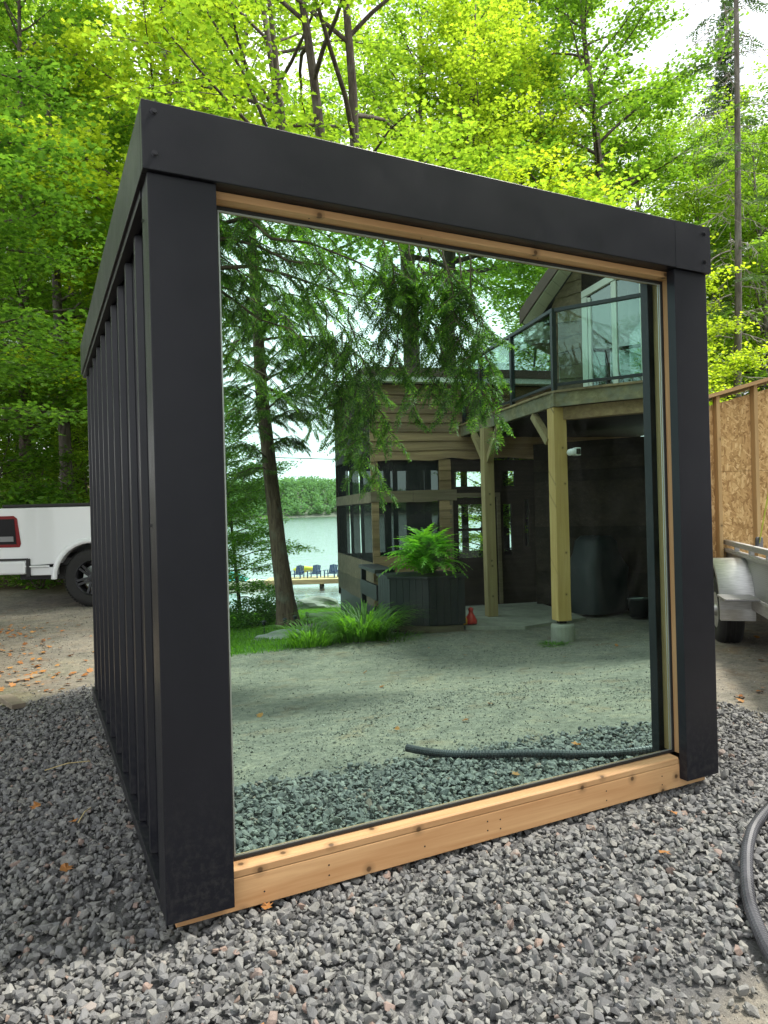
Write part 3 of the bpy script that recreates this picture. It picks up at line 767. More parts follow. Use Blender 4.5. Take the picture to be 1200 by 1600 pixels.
def house_post(a, v, w, z0, mat, name='deck_post'):
    return hb(MB(), a-w/2, a+w/2, v-w/2, v+w/2, z0, 2.565).build(name, mat, house, bevel=0.006)
p1 = house_post(0.10, 0.09, 0.19, -0.26, M['new_post'])
p2 = house_post(-0.02, 2.28, 0.17, -0.503, M['old_post'])
hb(MB(), 0.05, 0.15, 0.05, 0.13, -0.30, -0.261).build('post_bracket', M['screw_metal'], house)
MB().beam((0.03,-0.19,2.12),(0.03,-0.62,2.53), 0.09, 0.09).build('brace', M['old_post'], p1)
MB().beam((-0.02,-2.20,2.03),(-0.02,-1.75,2.53), 0.09, 0.09).build('brace', M['old_post'], p2)
MB().beam((-0.02,-2.36,2.03),(-0.02,-2.85,2.53), 0.09, 0.09).build('brace', M['old_post'], p2)
ft = MB().lathe([(0.16,-0.62),(0.155,-0.33),(0.145,-0.30)], 20, (0.09,-0.05,0)); ft.build('footing', M['concrete'], house, bevel=0.01)
# railing
rail = MB().beam((0.05,0.0,3.845),(0.05,-3.55,3.845), 0.06, 0.045)
rail.beam((0.05,0.0,2.865),(0.05,-3.55,2.865), 0.045, 0.035)
p0, p1_ = sn(0.02,0.07,3.845), sn(2.55,0.07,3.845)
rail.beam(p0, p1_, 0.06, 0.045); rail.beam(sn(0.02,0.07,2.865), sn(2.55,0.07,2.865), 0.045, 0.035)
rail = rail.build('railing', M['dark_rail'], house)
for v in (0.03, 1.37, 2.65, 3.5):
    MB().beam((0.05,-v,2.78),(0.05,-v,3.83), 0.06, 0.06).build('rail_post', M['dark_rail'], rail)
for s_ in (1.27, 2.5):
    mb = MB(); mb.beam(sn(s_,0.07,2.78), sn(s_,0.07,3.83), 0.06, 0.06, (0.7,0.7,0)); mb.build('rail_post', M['dark_rail'], rail)
for v0, v1 in ((0.07,1.33),(1.41,2.61),(2.69,3.46)):
    MB().box(0.046, 0.054, -v1, -v0, 2.885, 3.82).build('glass_panel', M['rail_glass'], rail)
for s0, s1 in ((0.08,1.23),(1.31,2.46)):
    mb = MB(); mb.prism([sn(s0,0.066,2.885),sn(s1,0.066,2.885),sn(s1,0.074,2.885),sn(s0,0.074,2.885)],[sn(s0,0.066,3.82),sn(s1,0.066,3.82),sn(s1,0.074,3.82),sn(s0,0.074,3.82)]); mb.build('glass_panel', M['rail_glass'], rail)
# upper storey with gable
NU = 1.5
def roofline(s): return 4.36+1.2*(s+0.45) if s < 1.6 else 4.36+1.2*2.05-1.2*(s-1.6)
DS0, DS1 = 0.07, 0.87
def dtop(s): return 4.35+0.42*(s-0.05)
uw = MB()
def sprism(mb, pts, n0, n1): return mb.prism([sn(s,n0,z) for s,z in pts], [sn(s,n1,z) for s,z in pts])
sprism(uw, [(-0.45,2.78),(DS0,2.78),(DS0,roofline(DS0)),(-0.45,4.36)], NU, NU+0.08)
sprism(uw, [(DS1,2.78),(3.6,2.78),(3.6,4.40),(1.6,roofline(1.6)),(DS1,roofline(DS1))], NU, NU+0.08)
sprism(uw, [(DS0,dtop(DS0)),(DS1,dtop(DS1)),(DS1,roofline(DS1)),(DS0,roofline(DS0))], NU, NU+0.08)
mbx = MB(); mbx.prism([sn(-0.45,NU+0.08,2.78),sn(-0.37,NU+0.08,2.78),sn(-0.37,5.5,2.78),sn(-0.45,5.5,2.78)], [sn(-0.45,NU+0.08,4.36),sn(-0.37,NU+0.08,4.36),sn(-0.37,5.5,4.36),sn(-0.45,5.5,4.36)])
uw = uw.build('upper_wall', M['siding_dark'], house)
mbx.build('upper_wall', M['siding_dark'], house)
for k in range(14):
    z0 = 2.79+k*0.205; z1 = z0+0.22
    sl0 = max(-0.47, (z0-4.36)/1.2-0.45); sl1 = max(-0.47, (z1-4.36)/1.2-0.45)
    spans = [(sl0, DS0-0.06), (DS1+0.06, 3.0)] if z0 < dtop(DS0) else [(sl0, 2.6)]
    if z0 >= dtop(DS0)-0.15 and z0 < dtop(DS1)+0.1: spans = [(sl0, DS0-0.06), (DS1+0.06, 3.0)]
    for s0, s1 in spans:
        if s1-s0 < 0.05: continue
        b_ = wavy_board(s0, s1, z0, z1, 0, 0.03, 300+k, 0.016, 0.018, 14, sl1 if s0 == sl0 and sl1 < s1 else None); q = MB()
        q.add([sn(x, NU-0.032+(-y), z) for x, y, z in b_.v], b_.f); q.build('siding_board', M['siding_grey'], uw)
dr = MB()
fw_ = 0.075
for pts in ([(DS0-0.06,2.80),(DS0+0.02,2.80),(DS0+0.02,dtop(DS0)),(DS0-0.06,dtop(DS0)-0.02)], [(DS1-0.02,2.80),(DS1+0.06,2.80),(DS1+0.06,dtop(DS1)),(DS1-0.02,dtop(DS1))],
            [(0.45,2.86),(0.52,2.86),(0.52,dtop(0.5)-0.02),(0.45,dtop(0.45)-0.02)], [(DS0-0.06,dtop(DS0)-0.015),(0.5,dtop(0.5)),(0.5,dtop(0.5)+0.10),(DS0-0.06,dtop(DS0)+0.085)],
            [(0.505,dtop(0.5)),(DS1+0.06,dtop(DS1)-0.12),(DS1+0.06,dtop(DS1)-0.02),(0.505,dtop(0.5)+0.10)],
            [(DS0+0.025,2.80),(DS1-0.025,2.80),(DS1-0.025,2.855),(DS0+0.025,2.855)], [(DS0+0.03,2.86),(DS0+0.07,2.86),(DS0+0.07,dtop(DS0)-0.02),(DS0+0.03,dtop(DS0)-0.02)]):
    sprism(dr, pts, NU-0.06, NU+0.03)
dr = dr.build('patio_door', M['white_trim'], house)
for s0, s1 in ((DS0+0.072,0.448),(0.522,DS1-0.022)):
    mb = MB(); sprism(mb, [(s0,2.86),(s1,2.86),(s1,dtop(s1)-0.01),(s0,dtop(s0)-0.01)], NU-0.005, NU); mb.build('pane', M['upper_glass'], dr)
mb = MB(); sprism(mb, [(0.53,2.86),(0.67,2.86),(0.66,4.4),(0.53,4.4)], NU+0.05, NU+0.06); mb.build('curtain', M['curtain'], dr)
ro = MB()
e0, z0 = -0.78, 4.36+1.2*(-0.33)+0.06
def slope(s): return z0+1.2*(s-e0)
pk = 1.6
sprism(ro, [(e0,slope(e0)),(pk,slope(pk)),(pk,slope(pk)+0.22),(e0-0.03,slope(e0)+0.19)], 1.06, 5.8)
sprism(ro, [(pk+0.002,slope(pk)),(4.0,slope(pk)-1.2*2.4),(4.0,slope(pk)-1.2*2.4+0.2),(pk+0.002,slope(pk)+0.22)], 1.06, 5.8)
ro = ro.build('upper_roof', M['roof_shingle'], house)
rk = MB(); sprism(rk, [(e0-0.02,slope(e0)-0.02),(pk,slope(pk)-0.02),(pk,slope(pk)+0.20),(e0-0.02,slope(e0)+0.18)], 1.02, 1.058); rk.build('rake_board', M['brown_fascia'], ro)
for k in range(20):   # soffit boards under the rake, one by one
    s0 = e0+0.02+k*0.115; s1 = s0+0.110
    mb = MB(); sprism(mb, [(s0,slope(s0)-0.022),(s1,slope(s1)-0.022),(s1,slope(s1)-0.004),(s0,slope(s0)-0.004)], 1.065, NU-0.035); mb.build('soffit_board', M['soffit_white'], ro)
mb = MB(); sprism(mb, [(e0+0.01,slope(e0)-0.26),(-0.46,slope(e0)-0.26),(-0.46,slope(e0)-0.03),(e0+0.01,slope(e0)-0.025)], 1.07, 5.5); mb.build('eave_box', M['soffit_white'], ro)

# things about the house
def hw(a, v, z=0.0):
    c, s = math.cos(HR), math.sin(HR); return (HX + a*c + v*s, HY + a*s - v*c, z)
cm = thing('security_camera', 'small white security camera on the yellow deck post', 'camera', hw(0.20,-0.03,1.96), HR)
MB().lathe([(0.035,-0.02),(0.045,0.0),(0.045,0.10),(0.03,0.12)], 14, (0,0.03,0), 'y').build('body', M['white_plastic'], cm, True)
MB().box(0.05,0.13,0.00,0.10,-0.045,0.06).build('spotlight', M['white_plastic'], cm, bevel=0.01)
MB().box(0.06,0.12,0.101,0.106,-0.03,0.045).build('lens', M['lens_black'], cm)
# grill under a cover
def covered_grill():
    mb = MB(); prof = [(-0.44,0.34,0.0),(-0.47,0.37,0.10),(-0.46,0.36,0.40),(-0.47,0.36,0.72),(-0.42,0.33,0.84),(-0.34,0.30,0.97),(-0.28,0.27,1.16),(-0.20,0.22,1.24),(0.0,0.05,1.25)]
    r_ = random.Random(3); n = 20; rings = []
    for hx, hy, z in prof:
        ring = []
        for j in range(n):
            a = 2*math.pi*j/n; ex = 0.45
            cx = math.copysign(abs(math.cos(a))**ex, math.cos(a)); cy = math.copysign(abs(math.sin(a))**ex, math.sin(a))
            ring.append((abs(hx)*cx*(1+r_.uniform(-0.055,0.055)), hy*cy*(1+r_.uniform(-0.07,0.07)), z+r_.uniform(-0.015,0.015)*(z > 0)))
        rings.append(ring)
    b = 0
    for ring in rings: mb.v += ring
    for i in range(len(rings)-1):
        for j in range(n): mb.f.append((i*n+j, i*n+(j+1)%n, (i+1)*n+(j+1)%n, (i+1)*n+j))
    mb.f.append(tuple((len(rings)-1)*n+j for j in range(n)))
    return mb
gr = covered_grill().build('covered_grill', M['tarp'], None, True)
gr.location = hw(1.80,2.10,-0.50); gr.rotation_euler = (0,0,HR+R(-20)); tag(gr, 'large grill hidden under a dark grey fabric cover below the deck', 'grill')
def tub(a, v, label, rz):
    t = thing('plastic_tub', label, 'tub', hw(a,v,-0.5), rz, 'dark tubs under the deck')
    mb = MB(); mb.lathe([(0.13,0.0),(0.16,0.26),(0.175,0.27),(0.175,0.29),(0.15,0.29),(0.12,0.02)], 18); mb.build('bucket', M['tub_plastic'], t, True)
    MB().tube([(0.17,0,0.28),(0.15,0.10,0.30),(0.0,0.17,0.31),(-0.15,0.10,0.30),(-0.17,0,0.28)], 0.006, 6).build('handle', M['spacer'], t)
tub(2.05,1.30,'dark bucket under the deck, nearer the covered grill', 0.4); tub(2.22,0.95,'dark bucket under the deck, nearer the glass edge on the right', 1.2)
toy = thing('garden_toy', 'small red and orange plastic toy on the patio beside the black planter', 'toy', hw(-0.62,1.62,-0.50), 0.3)
MB().lathe([(0.02,0.0),(0.09,0.01),(0.095,0.06),(0.06,0.13),(0.035,0.17),(0.03,0.20),(0.042,0.22),(0.03,0.25),(0.005,0.26)], 14).build('body', M['red_plastic'], toy, True)
MB().lathe([(0.01,0.0),(0.06,0.01),(0.065,0.07),(0.04,0.12),(0.005,0.14)], 12, (-0.12,0.02,0)).build('side_body', M['orange_plastic'], toy, True)
# black planter box with bench return
pt = thing('planter_box', 'tall black timber planter box with bench return beside the porch', 'planter', (HX,HY,0), HR)
pg = [(-1.33,1.42),(-0.80,1.37),(-0.80,2.25),(-1.90,2.25),(-1.84,1.72)]
for k in range(len(pg)):
    (a0,v0),(a1,v1) = pg[k], pg[(k+1)%len(pg)]
    L = math.hypot(a1-a0, v1-v0); nbd = max(2, round(L/0.10))
    for j in range(nbd):
        t0, t1 = j/nbd+0.004, (j+1)/nbd-0.004
        p_, q_ = (a0+(a1-a0)*t0, v0+(v1-v0)*t0), (a0+(a1-a0)*t1, v0+(v1-v0)*t1)
        MB().beam((p_[0],-p_[1],-0.10),(q_[0],-q_[1],-0.10), 0.02, 0.68).build('board', M['black_paint'], pt)
mb = MB(); pin = [(-1.32,1.44),(-0.82,1.39),(-0.82,2.23),(-1.88,2.23),(-1.82,1.73)]
mb.prism([(a,-v,-0.46) for a,v in pin],[(a,-v,0.22) for a,v in pin]); mb.build('core', M['black_paint'], pt)
mb = MB(); cpx = [(-1.36,1.37),(-0.75,1.32),(-0.75,2.28),(-1.93,2.28),(-1.89,1.70)]
mb.prism([(a,-v,0.235) for a,v in cpx],[(a,-v,0.275) for a,v in cpx]); mb.build('cap', M['black_paint'], pt, bevel=0.006)
mb = MB(); mb.prism([(a,-v,-0.56) for a,v in pin],[(a,-v,-0.462) for a,v in pin]); mb.build('base', M['siding_grey'], pt)
MB().box(-1.95,-1.62,-3.58,-2.29,0.27,0.33).build('bench_top', M['black_paint'], pt, bevel=0.005)
MB().box(-1.93,-1.88,-3.58,-2.29,-0.16,0.08).build('bench_panel', M['black_paint'], pt, bevel=0.005)
MB().box(-1.92,-1.84,-3.56,-3.48,-0.8,0.268).build('bench_post', M['black_paint'], pt)

# ------------------------------------------------------------------ trees
MAPLE_LEAF = np.array([(0,-0.5),(0.50,-0.16),(0.28,0.04),(0.40,0.34),(0.13,0.25),(0,0.56),(-0.13,0.25),(-0.40,0.34),(-0.28,0.04),(-0.50,-0.16)])
OVAL_LEAF = np.array([(0,-0.5),(0.26,-0.16),(0.22,0.2),(0,0.55),(-0.22,0.2),(-0.26,-0.16)])
KITE_LEAF = np.array([(0,-0.5),(0.36,-0.05),(0,0.5),(-0.36,-0.05)])
def leaves_np(pos, size, tpl, r_, tilt=0.5, droop=0.25, heading=None):
    n = len(pos)
    nrm = np.stack([r_.normal(0,tilt,n), r_.normal(0,tilt,n), np.ones(n)],1); nrm /= np.linalg.norm(nrm,axis=1)[:,None]
    a = r_.uniform(0,2*math.pi,n) if heading is None else heading + r_.normal(0,0.8,n)
    t = np.stack([np.cos(a),np.sin(a),-droop*np.ones(n)],1); t -= nrm*(t*nrm).sum(1)[:,None]; t /= np.linalg.norm(t,axis=1)[:,None]
    b = np.cross(t, nrm)
    k = len(tpl)
    cup = (np.abs(tpl[:,0])*0.22)
    V = pos[:,None,:] + size[:,None,None]*(tpl[None,:,0,None]*b[:,None,:] + tpl[None,:,1,None]*t[:,None,:] - cup[None,:,None]*nrm[:,None,:])
    F = np.arange(n*k).reshape(n,k)
    return V.reshape(-1,3), F
def bend(p, d, L, r_, k=5, sag=0.0, wob=0.10):
    pts = [np.array(p, float)]; d = np.array(d, float); d /= np.linalg.norm(d)
    for i in range(k):
        d = d + r_.normal(0, wob, 3) + np.array([0,0,-sag]); d /= np.linalg.norm(d)
        pts.append(pts[-1] + d*L/k)
    return np.array(pts)
def along(pts, t):
    x = t*(len(pts)-1); i = min(int(x), len(pts)-2); return pts[i] + (pts[i+1]-pts[i])*(x-i), pts[i+1]-pts[i]
def maple(seed, Ht, base, spread, nlimb, nleaf, lsize, tpl, stems=1, r0=0.17, name='maple', tw0=0.28):
    r_ = np.random.default_rng(seed); wd = MB(); tw = []
    for st in range(stems):
        az0 = r_.uniform(0,6.28); ln = 0.04 if stems == 1 else 0.12
        tr = bend((0.12*math.cos(az0)*(stems > 1), 0.12*math.sin(az0)*(stems > 1), -0.15), (ln*math.cos(az0), ln*math.sin(az0), 1), Ht*(1 if st == 0 else r_.uniform(0.75,0.95)), r_, 9, 0, 0.035)
        rr = [r0*(1 if stems == 1 else 0.8)*(1.18 if i == 0 else (1-i/9.5)**0.85) for i in range(10)]
        wd.tube(tr, rr, 9)
        for i in range(nlimb//stems):
            t = base + (0.97-base)*((i+r_.uniform(0,0.9))/(nlimb//stems))
            p, _ = along(tr, t); az = i*2.4 + r_.uniform(-0.5,0.5) + st
            q = (t-base)/(1-base); L = spread*(0.55+0.6*math.sin(math.pi*min(1,q*0.85+0.12)))*(1-0.55*q)*r_.uniform(0.75,1.2)
            el = R(8+48*q) + r_.normal(0,0.12)
            lb = bend(p, (math.cos(az)*math.cos(el), math.sin(az)*math.cos(el), math.sin(el)), L, r_, 6, 0.055, 0.11)
            rb = max(0.02, r0*0.36*(1-t)**0.5)
            wd.tube(lb, [rb*(1-0.85*k/6) for k in range(7)], 5, False)
            nt_ = max(5, int(L*4.0))
            for j in range(nt_):
                s = tw0+(1-tw0)*(j+r_.uniform(0,0.8))/nt_
                pp, dd = along(lb, min(s,0.999)); dd = dd/np.linalg.norm(dd)
                sg = (1 if j % 2 else -1)*r_.uniform(0.5,1.15); c, sn_ = math.cos(sg), math.sin(sg)
                d2 = np.array([dd[0]*c-dd[1]*sn_, dd[0]*sn_+dd[1]*c, dd[2]*0.35+r_.normal(0,0.12)])
                l2 = (0.35+0.34*L*(1-0.55*s))*r_.uniform(0.6,1.2)
                tp = bend(pp, d2, l2, r_, 3, 0.06, 0.12)
                tw.append((tp, l2))
                if j % 2 == 0: wd.tube(tp, [0.008,0.006,0.004,0.002], 3, False)
    tot = sum(l for _, l in tw); P, Hd = [], []
    for tp, l in tw:
        k = max(2, int(round(nleaf*l/tot)))
        s = r_.uniform(0.05,1.05,k)*(len(tp)-1); i = np.clip(s.astype(int),0,len(tp)-2)
        q = tp[i] + (tp[i+1]-tp[i])*(s-i)[:,None]
        q = q + np.stack([r_.normal(0,0.14,k), r_.normal(0,0.14,k), r_.normal(-0.03,0.07,k)],1)
        P.append(q); d_ = tp[-1]-tp[0]; Hd.append(np.full(k, math.atan2(d_[1],d_[0])))
    P = np.concatenate(P); Hd = np.concatenate(Hd)
    V, F = leaves_np(P, lsize*r_.uniform(0.65,1.2,len(P)), tpl, r_, 0.42, 0.35, Hd)
    return wd.mesh(name+'_trunk', True), mesh_np(name+'_crown', V, [F])
def spruce(seed, Ht, rad, nneed, r0=0.14, bare=0.0):
    r_ = np.random.default_rng(seed); wd = MB()
    tr = bend((0,0,-0.15), (0,0,1), Ht, r_, 8, 0, 0.012); wd.tube(tr, [r0*(1-i/8.3) for i in range(9)], 8)
    Vs, P, T, S = [], [], [], []
    z = bare*Ht
    while z < Ht*0.985:
        q = z/Ht; nb_ = 6 if q < 0.9 else 4
        for k in range(nb_):
            az = k*6.28/nb_ + r_.uniform(-0.5,0.5); L = rad*(1-q)**0.8*r_.uniform(0.75,1.1)+0.12
            p, _ = along(tr, min(0.999,q))
            lb = bend(p, (math.cos(az), math.sin(az), 0.15-0.35*(1-q)+0.5*(q > 0.85)), L, r_, 4, -0.03, 0.06)
            wd.tube(lb, [0.02*(1-q)+0.006,0.014,0.01,0.007,0.003], 3, False)
            m_ = int(5+L*11)
            for j in range(m_):
                s = 0.12+0.88*(j+0.5)/m_; pp, dd = along(lb, s*0.999); dd = dd/np.linalg.norm(dd)
                for sg in (-1,1):
                    a = sg*r_.uniform(0.6,1.0); c, sn_ = math.cos(a), math.sin(a)
                    d2 = np.array([dd[0]*c-dd[1]*sn_, dd[0]*sn_+dd[1]*c, dd[2]-0.25+r_.normal(0,0.15)]); d2 /= np.linalg.norm(d2)
                    l2 = (0.10+0.28*L*(1-s))*r_.uniform(0.7,1.2)
                    P.append(pp); T.append(d2); S.append(l2)
        z += 0.22+0.16*(1-q)
    return wd.mesh('spruce_trunk', True), spray_mesh('spruce_crown', np.array(P), np.array(T), np.array(S), r_, 5, 0.035)
def spray_mesh(name, P, T, S, r_, k, lw):
    """needle sprays: every twig carries k pairs of narrow leaflets along its length"""
    n = len(P); Vs = []
    up = np.array([0,0,1.0]) + r_.normal(0,0.35,(n,3)); sd_ = np.cross(T, up); sd_ /= np.linalg.norm(sd_,axis=1)[:,None]+1e-9
    for j in range(k):
        t = (j+0.3)/k; c = P + T*(S*t)[:,None] + np.array([0,0,-1.0])*(S*0.18*t*t)[:,None]
        ll = S*(0.46-0.26*t)
        for sg in (-1,1):
            d = T*0.5 + sd_*sg*0.9 + r_.normal(0,0.16,(n,3)); d /= np.linalg.norm(d,axis=1)[:,None]
            q = np.cross(d, up); q /= np.linalg.norm(q,axis=1)[:,None]+1e-9; q = q*(lw*0.5*np.clip(S/0.16,0.6,1.3))[:,None]
            tip = c + d*ll[:,None] + np.array([0,0,-0.12])*ll[:,None]; md_ = c + d*(ll*0.45)[:,None]
            Vs.append(np.stack([c, md_+q, tip, md_-q],1))
    V = np.concatenate(Vs).reshape(-1,3); F = np.arange(len(V)).reshape(-1,4)
    return mesh_np(name, V, [F])

def tree(name, label, meshes, mats, x, y, sc=1.0, rz=0.0, group=None, z=None, tilt=(0,0), sz=None):
    t = thing(name, label, 'tree', (x, y, (gz(x,y) if z is None else z)), rz, group)
    t.rotation_euler = (tilt[0], tilt[1], rz); t.scale = (sc, sc, sc if sz is None else sz)
    obj('trunk', meshes[0], mats[0], t); obj('crown', meshes[1], mats[1], t)
    return t
def at(u, d):
    """ground position at bearing u (photo column) and distance d in front of the viewer"""
    l = (u-600)/1091.24*d
    return float(CAM[0]+l*_r[0]+d*math.sin(YAW)), float(CAM[1]+l*_r[1]+d*math.cos(YAW))
PA = maple(1, 14, 0.22, 3.4, 52, 38000, 0.089, MAPLE_LEAF, 1, 0.16, 'maple')
PB = maple(2, 15, 0.42, 4.3, 44, 25000, 0.088, MAPLE_LEAF, 4, 0.20, 'stemmed_maple', 0.42)
PC = maple(3, 8.5, 0.12, 2.6, 44, 27000, 0.084, MAPLE_LEAF, 1, 0.075, 'young_maple')
PD = maple(4, 17, 0.25, 4.0, 50, 38000, 0.115, KITE_LEAF, 1, 0.2, 'far_maple')
PE = maple(5, 19, 0.35, 3.8, 50, 36000, 0.115, KITE_LEAF, 1, 0.2, 'tall_maple')
PF = maple(6, 4.2, 0.06, 1.6, 30, 9000, 0.10, OVAL_LEAF, 3, 0.04, 'sapling')
SA = spruce(7, 16, 1.7, 0, 0.15)
SB = spruce(8, 21, 1.2, 0, 0.085, 0.74)
ML, MD, MS = M['maple_leaf'], M['maple_leaf_dark'], M['sunlit_leaf']
BK, BG = M['bark'], M['bark_grey']
def with_mat(pair, suffix, leaf):
    return pair
def T(kind, label, pair, mats, u, d, sc, rz, group='forest trees behind the cabin', **kw):
    x, y = at(u, d); return tree(kind, label, pair, mats, x, y, sc, rz, group, **kw)
PAd = with_mat(PA, '_dark', MD); PCd = with_mat(PC, '_dark', MD); PDd = with_mat(PD, '_dark', MD); PCs = with_mat(PC, '_sun', MS); PAs = with_mat(PA, '_sun', MS)
# main trees that can be told apart
T('maple_tree', 'three-stemmed maple rising behind the middle of the cabin roof', PB, (BK,ML), 536, 12.5, 1.0, 0.6)
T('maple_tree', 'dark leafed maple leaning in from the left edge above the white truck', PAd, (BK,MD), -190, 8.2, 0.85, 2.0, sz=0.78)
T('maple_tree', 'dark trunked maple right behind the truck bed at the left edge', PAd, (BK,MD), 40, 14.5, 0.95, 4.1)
T('maple_tree', 'grey trunked maple between the truck and the cabin corner', PA, (BG,ML), 108, 15.5, 1.0, 1.1)
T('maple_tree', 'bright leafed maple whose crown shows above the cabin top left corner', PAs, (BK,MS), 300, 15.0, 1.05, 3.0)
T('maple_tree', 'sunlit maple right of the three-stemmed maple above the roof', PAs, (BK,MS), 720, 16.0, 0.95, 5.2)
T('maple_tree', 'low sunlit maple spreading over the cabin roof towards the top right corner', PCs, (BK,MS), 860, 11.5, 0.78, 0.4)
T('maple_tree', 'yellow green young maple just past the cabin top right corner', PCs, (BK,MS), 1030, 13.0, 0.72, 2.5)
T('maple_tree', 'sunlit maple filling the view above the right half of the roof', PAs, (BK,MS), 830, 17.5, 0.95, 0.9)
T('maple_tree', 'maple at the right edge behind the plywood shed', PA, (BG,ML), 1215, 17.0, 0.72, 2.2)
T('spruce_tree', 'thin grey spruce trunk with bare lower limbs behind the plywood shed', SB, (BG,M['spruce_needle']), 1152, 13.5, 1.0, 0.3)
T('spruce_tree', 'tall pointed spruce standing against the sky at upper right', SA, (BK,M['spruce_needle']), 1146, 30.0, 1.42, 1.3)
T('spruce_tree', 'dark spruce cut off by the right edge of the photograph', SA, (BK,M['spruce_needle']), 1238, 21.0, 1.0, 2.3)
T('maple_tree', 'pale green maple below the pointed spruce at upper right', PD, (BG,ML), 1125, 22.0, 0.80, 1.5)
T('maple_sapling', 'leafy sapling drooping over the truck tailgate', PF, (BK,MD), -40, 12.8, 0.95, 0.2)
T('maple_sapling', 'leafy sapling behind the truck next to the cabin side', PF, (BK,MD), 90, 13.4, 0.62, 1.7)
# filler trees further back
r_ = random.Random(11)
fill = []
for (lo, hi, d0, d1, k) in ((-250,1400,18,24,14),(-300,1450,25,34,15),(-300,1450,36,50,13)):
    for j in range(k):
        u = lo+(hi-lo)*(j+r_.uniform(0.1,0.9))/k; d = r_.uniform(d0,d1)
        fill.append((u,d))
for j, (u, d) in enumerate(fill):
    gap = 985 < u < 1215
    pair, mats = [(PD,(BK,ML)),(PE,(BG,ML)),(PDd,(BK,MD)),(PD,(BK,ML))][j % 4]
    sc = r_.uniform(0.85,1.15)
    if gap: sc = min(sc, (1.24+(800-95)/1091*d - 0.03*d)/19.5)
    T('forest_tree', 'tall leafy tree deep in the forest ' + ('left of the cabin' if u < 215 else 'above the cabin roof' if u < 1110 else 'right of the cabin'), pair, mats, u, d, sc, r_.uniform(0,6.28), 'tall forest trees')

for j, (u, d, sc, rz) in enumerate(((-90,17,0.9,0.1),(10,18,0.8,1.2),(60,20,1.0,2.2),(130,18.5,0.8,3.1),(170,21,1.0,4.0),(-30,22,1.0,5.0),(100,23,1.1,0.7),(1120,17,0.8,1.9),(1190,19,0.9,2.8),(1260,16,0.8,3.9))):
    T('understory_sapling', 'leafy sapling in the dim understory of the forest', PF, (BK,ML), u, d, sc*1.15, rz, 'understory saplings')
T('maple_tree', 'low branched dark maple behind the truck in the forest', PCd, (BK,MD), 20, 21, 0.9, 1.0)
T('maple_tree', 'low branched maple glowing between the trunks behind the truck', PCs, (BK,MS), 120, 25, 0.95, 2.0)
for (x, y, sc, rz, lab) in ((-4.9,2.2,0.8,0.7,'unseen maple beside the drive left of the cabin, added to shade its side'),(-5.6,5.4,0.9,2.9,'unseen maple left of the truck, added to shade the cabin side')):  # out of view, added to block light from the cabin's left side
    tree('maple_tree', lab, PAd, (BK,MD), x, y, sc, rz, 'unseen shading maples left of the drive')
# dead lower limbs of the thin spruce
def dead_limbs():
    r2 = np.random.default_rng(9); wd = MB()
    for i in range(58):
        z = 1.6+i*0.17; az = i*2.4; L = r2.uniform(0.7,1.5)*(1.0 if z < 6 else 0.75)
        lb = bend((0,0,z), (math.cos(az),math.sin(az),-0.25), L, r2, 5, 0.03, 0.14)
        wd.tube(lb, [0.013,0.010,0.008,0.006,0.004,0.002], 4, False)
        for j in range(9):
            p, dd = along(lb, 0.15+0.09*j); a = (1 if j % 2 else -1)*r2.uniform(0.5,1.2); dd = dd/np.linalg.norm(dd)
            d2 = (dd[0]*math.cos(a)-dd[1]*math.sin(a), dd[0]*math.sin(a)+dd[1]*math.cos(a), dd[2]-0.35)
            tp = bend(p, d2, r2.uniform(0.2,0.55), r2, 3, 0.08, 0.3); wd.tube(tp, [0.006,0.0045,0.003,0.0015], 3, False)
    return wd
sp = [o for o in bpy.data.objects if o.get('label','').startswith('thin grey spruce')][0]
dead_limbs().build('dead_limbs', M['dead_twig'], sp)
def live_sprigs():
    r2 = np.random.default_rng(19); P, T_, S = [], [], []
    for i in range(46):
        z = r2.uniform(5.2,14); az = r2.uniform(0,6.28); L = r2.uniform(0.5,1.25)
        for j in range(9):
            s_ = 0.35+0.65*j/9; a = az+(1 if j % 2 else -1)*0.7; P.append((L*s_*math.cos(az), L*s_*math.sin(az), z-0.25*L*s_)); d = np.array([math.cos(a),math.sin(a),-0.35]); T_.append(d/np.linalg.norm(d)); S.append(r2.uniform(0.12,0.3))
    return spray_mesh('sprigs', np.array(P), np.array(T_), np.array(S), r2, 5, 0.03)
obj('sprigs', live_sprigs(), M['spruce_needle'], sp)

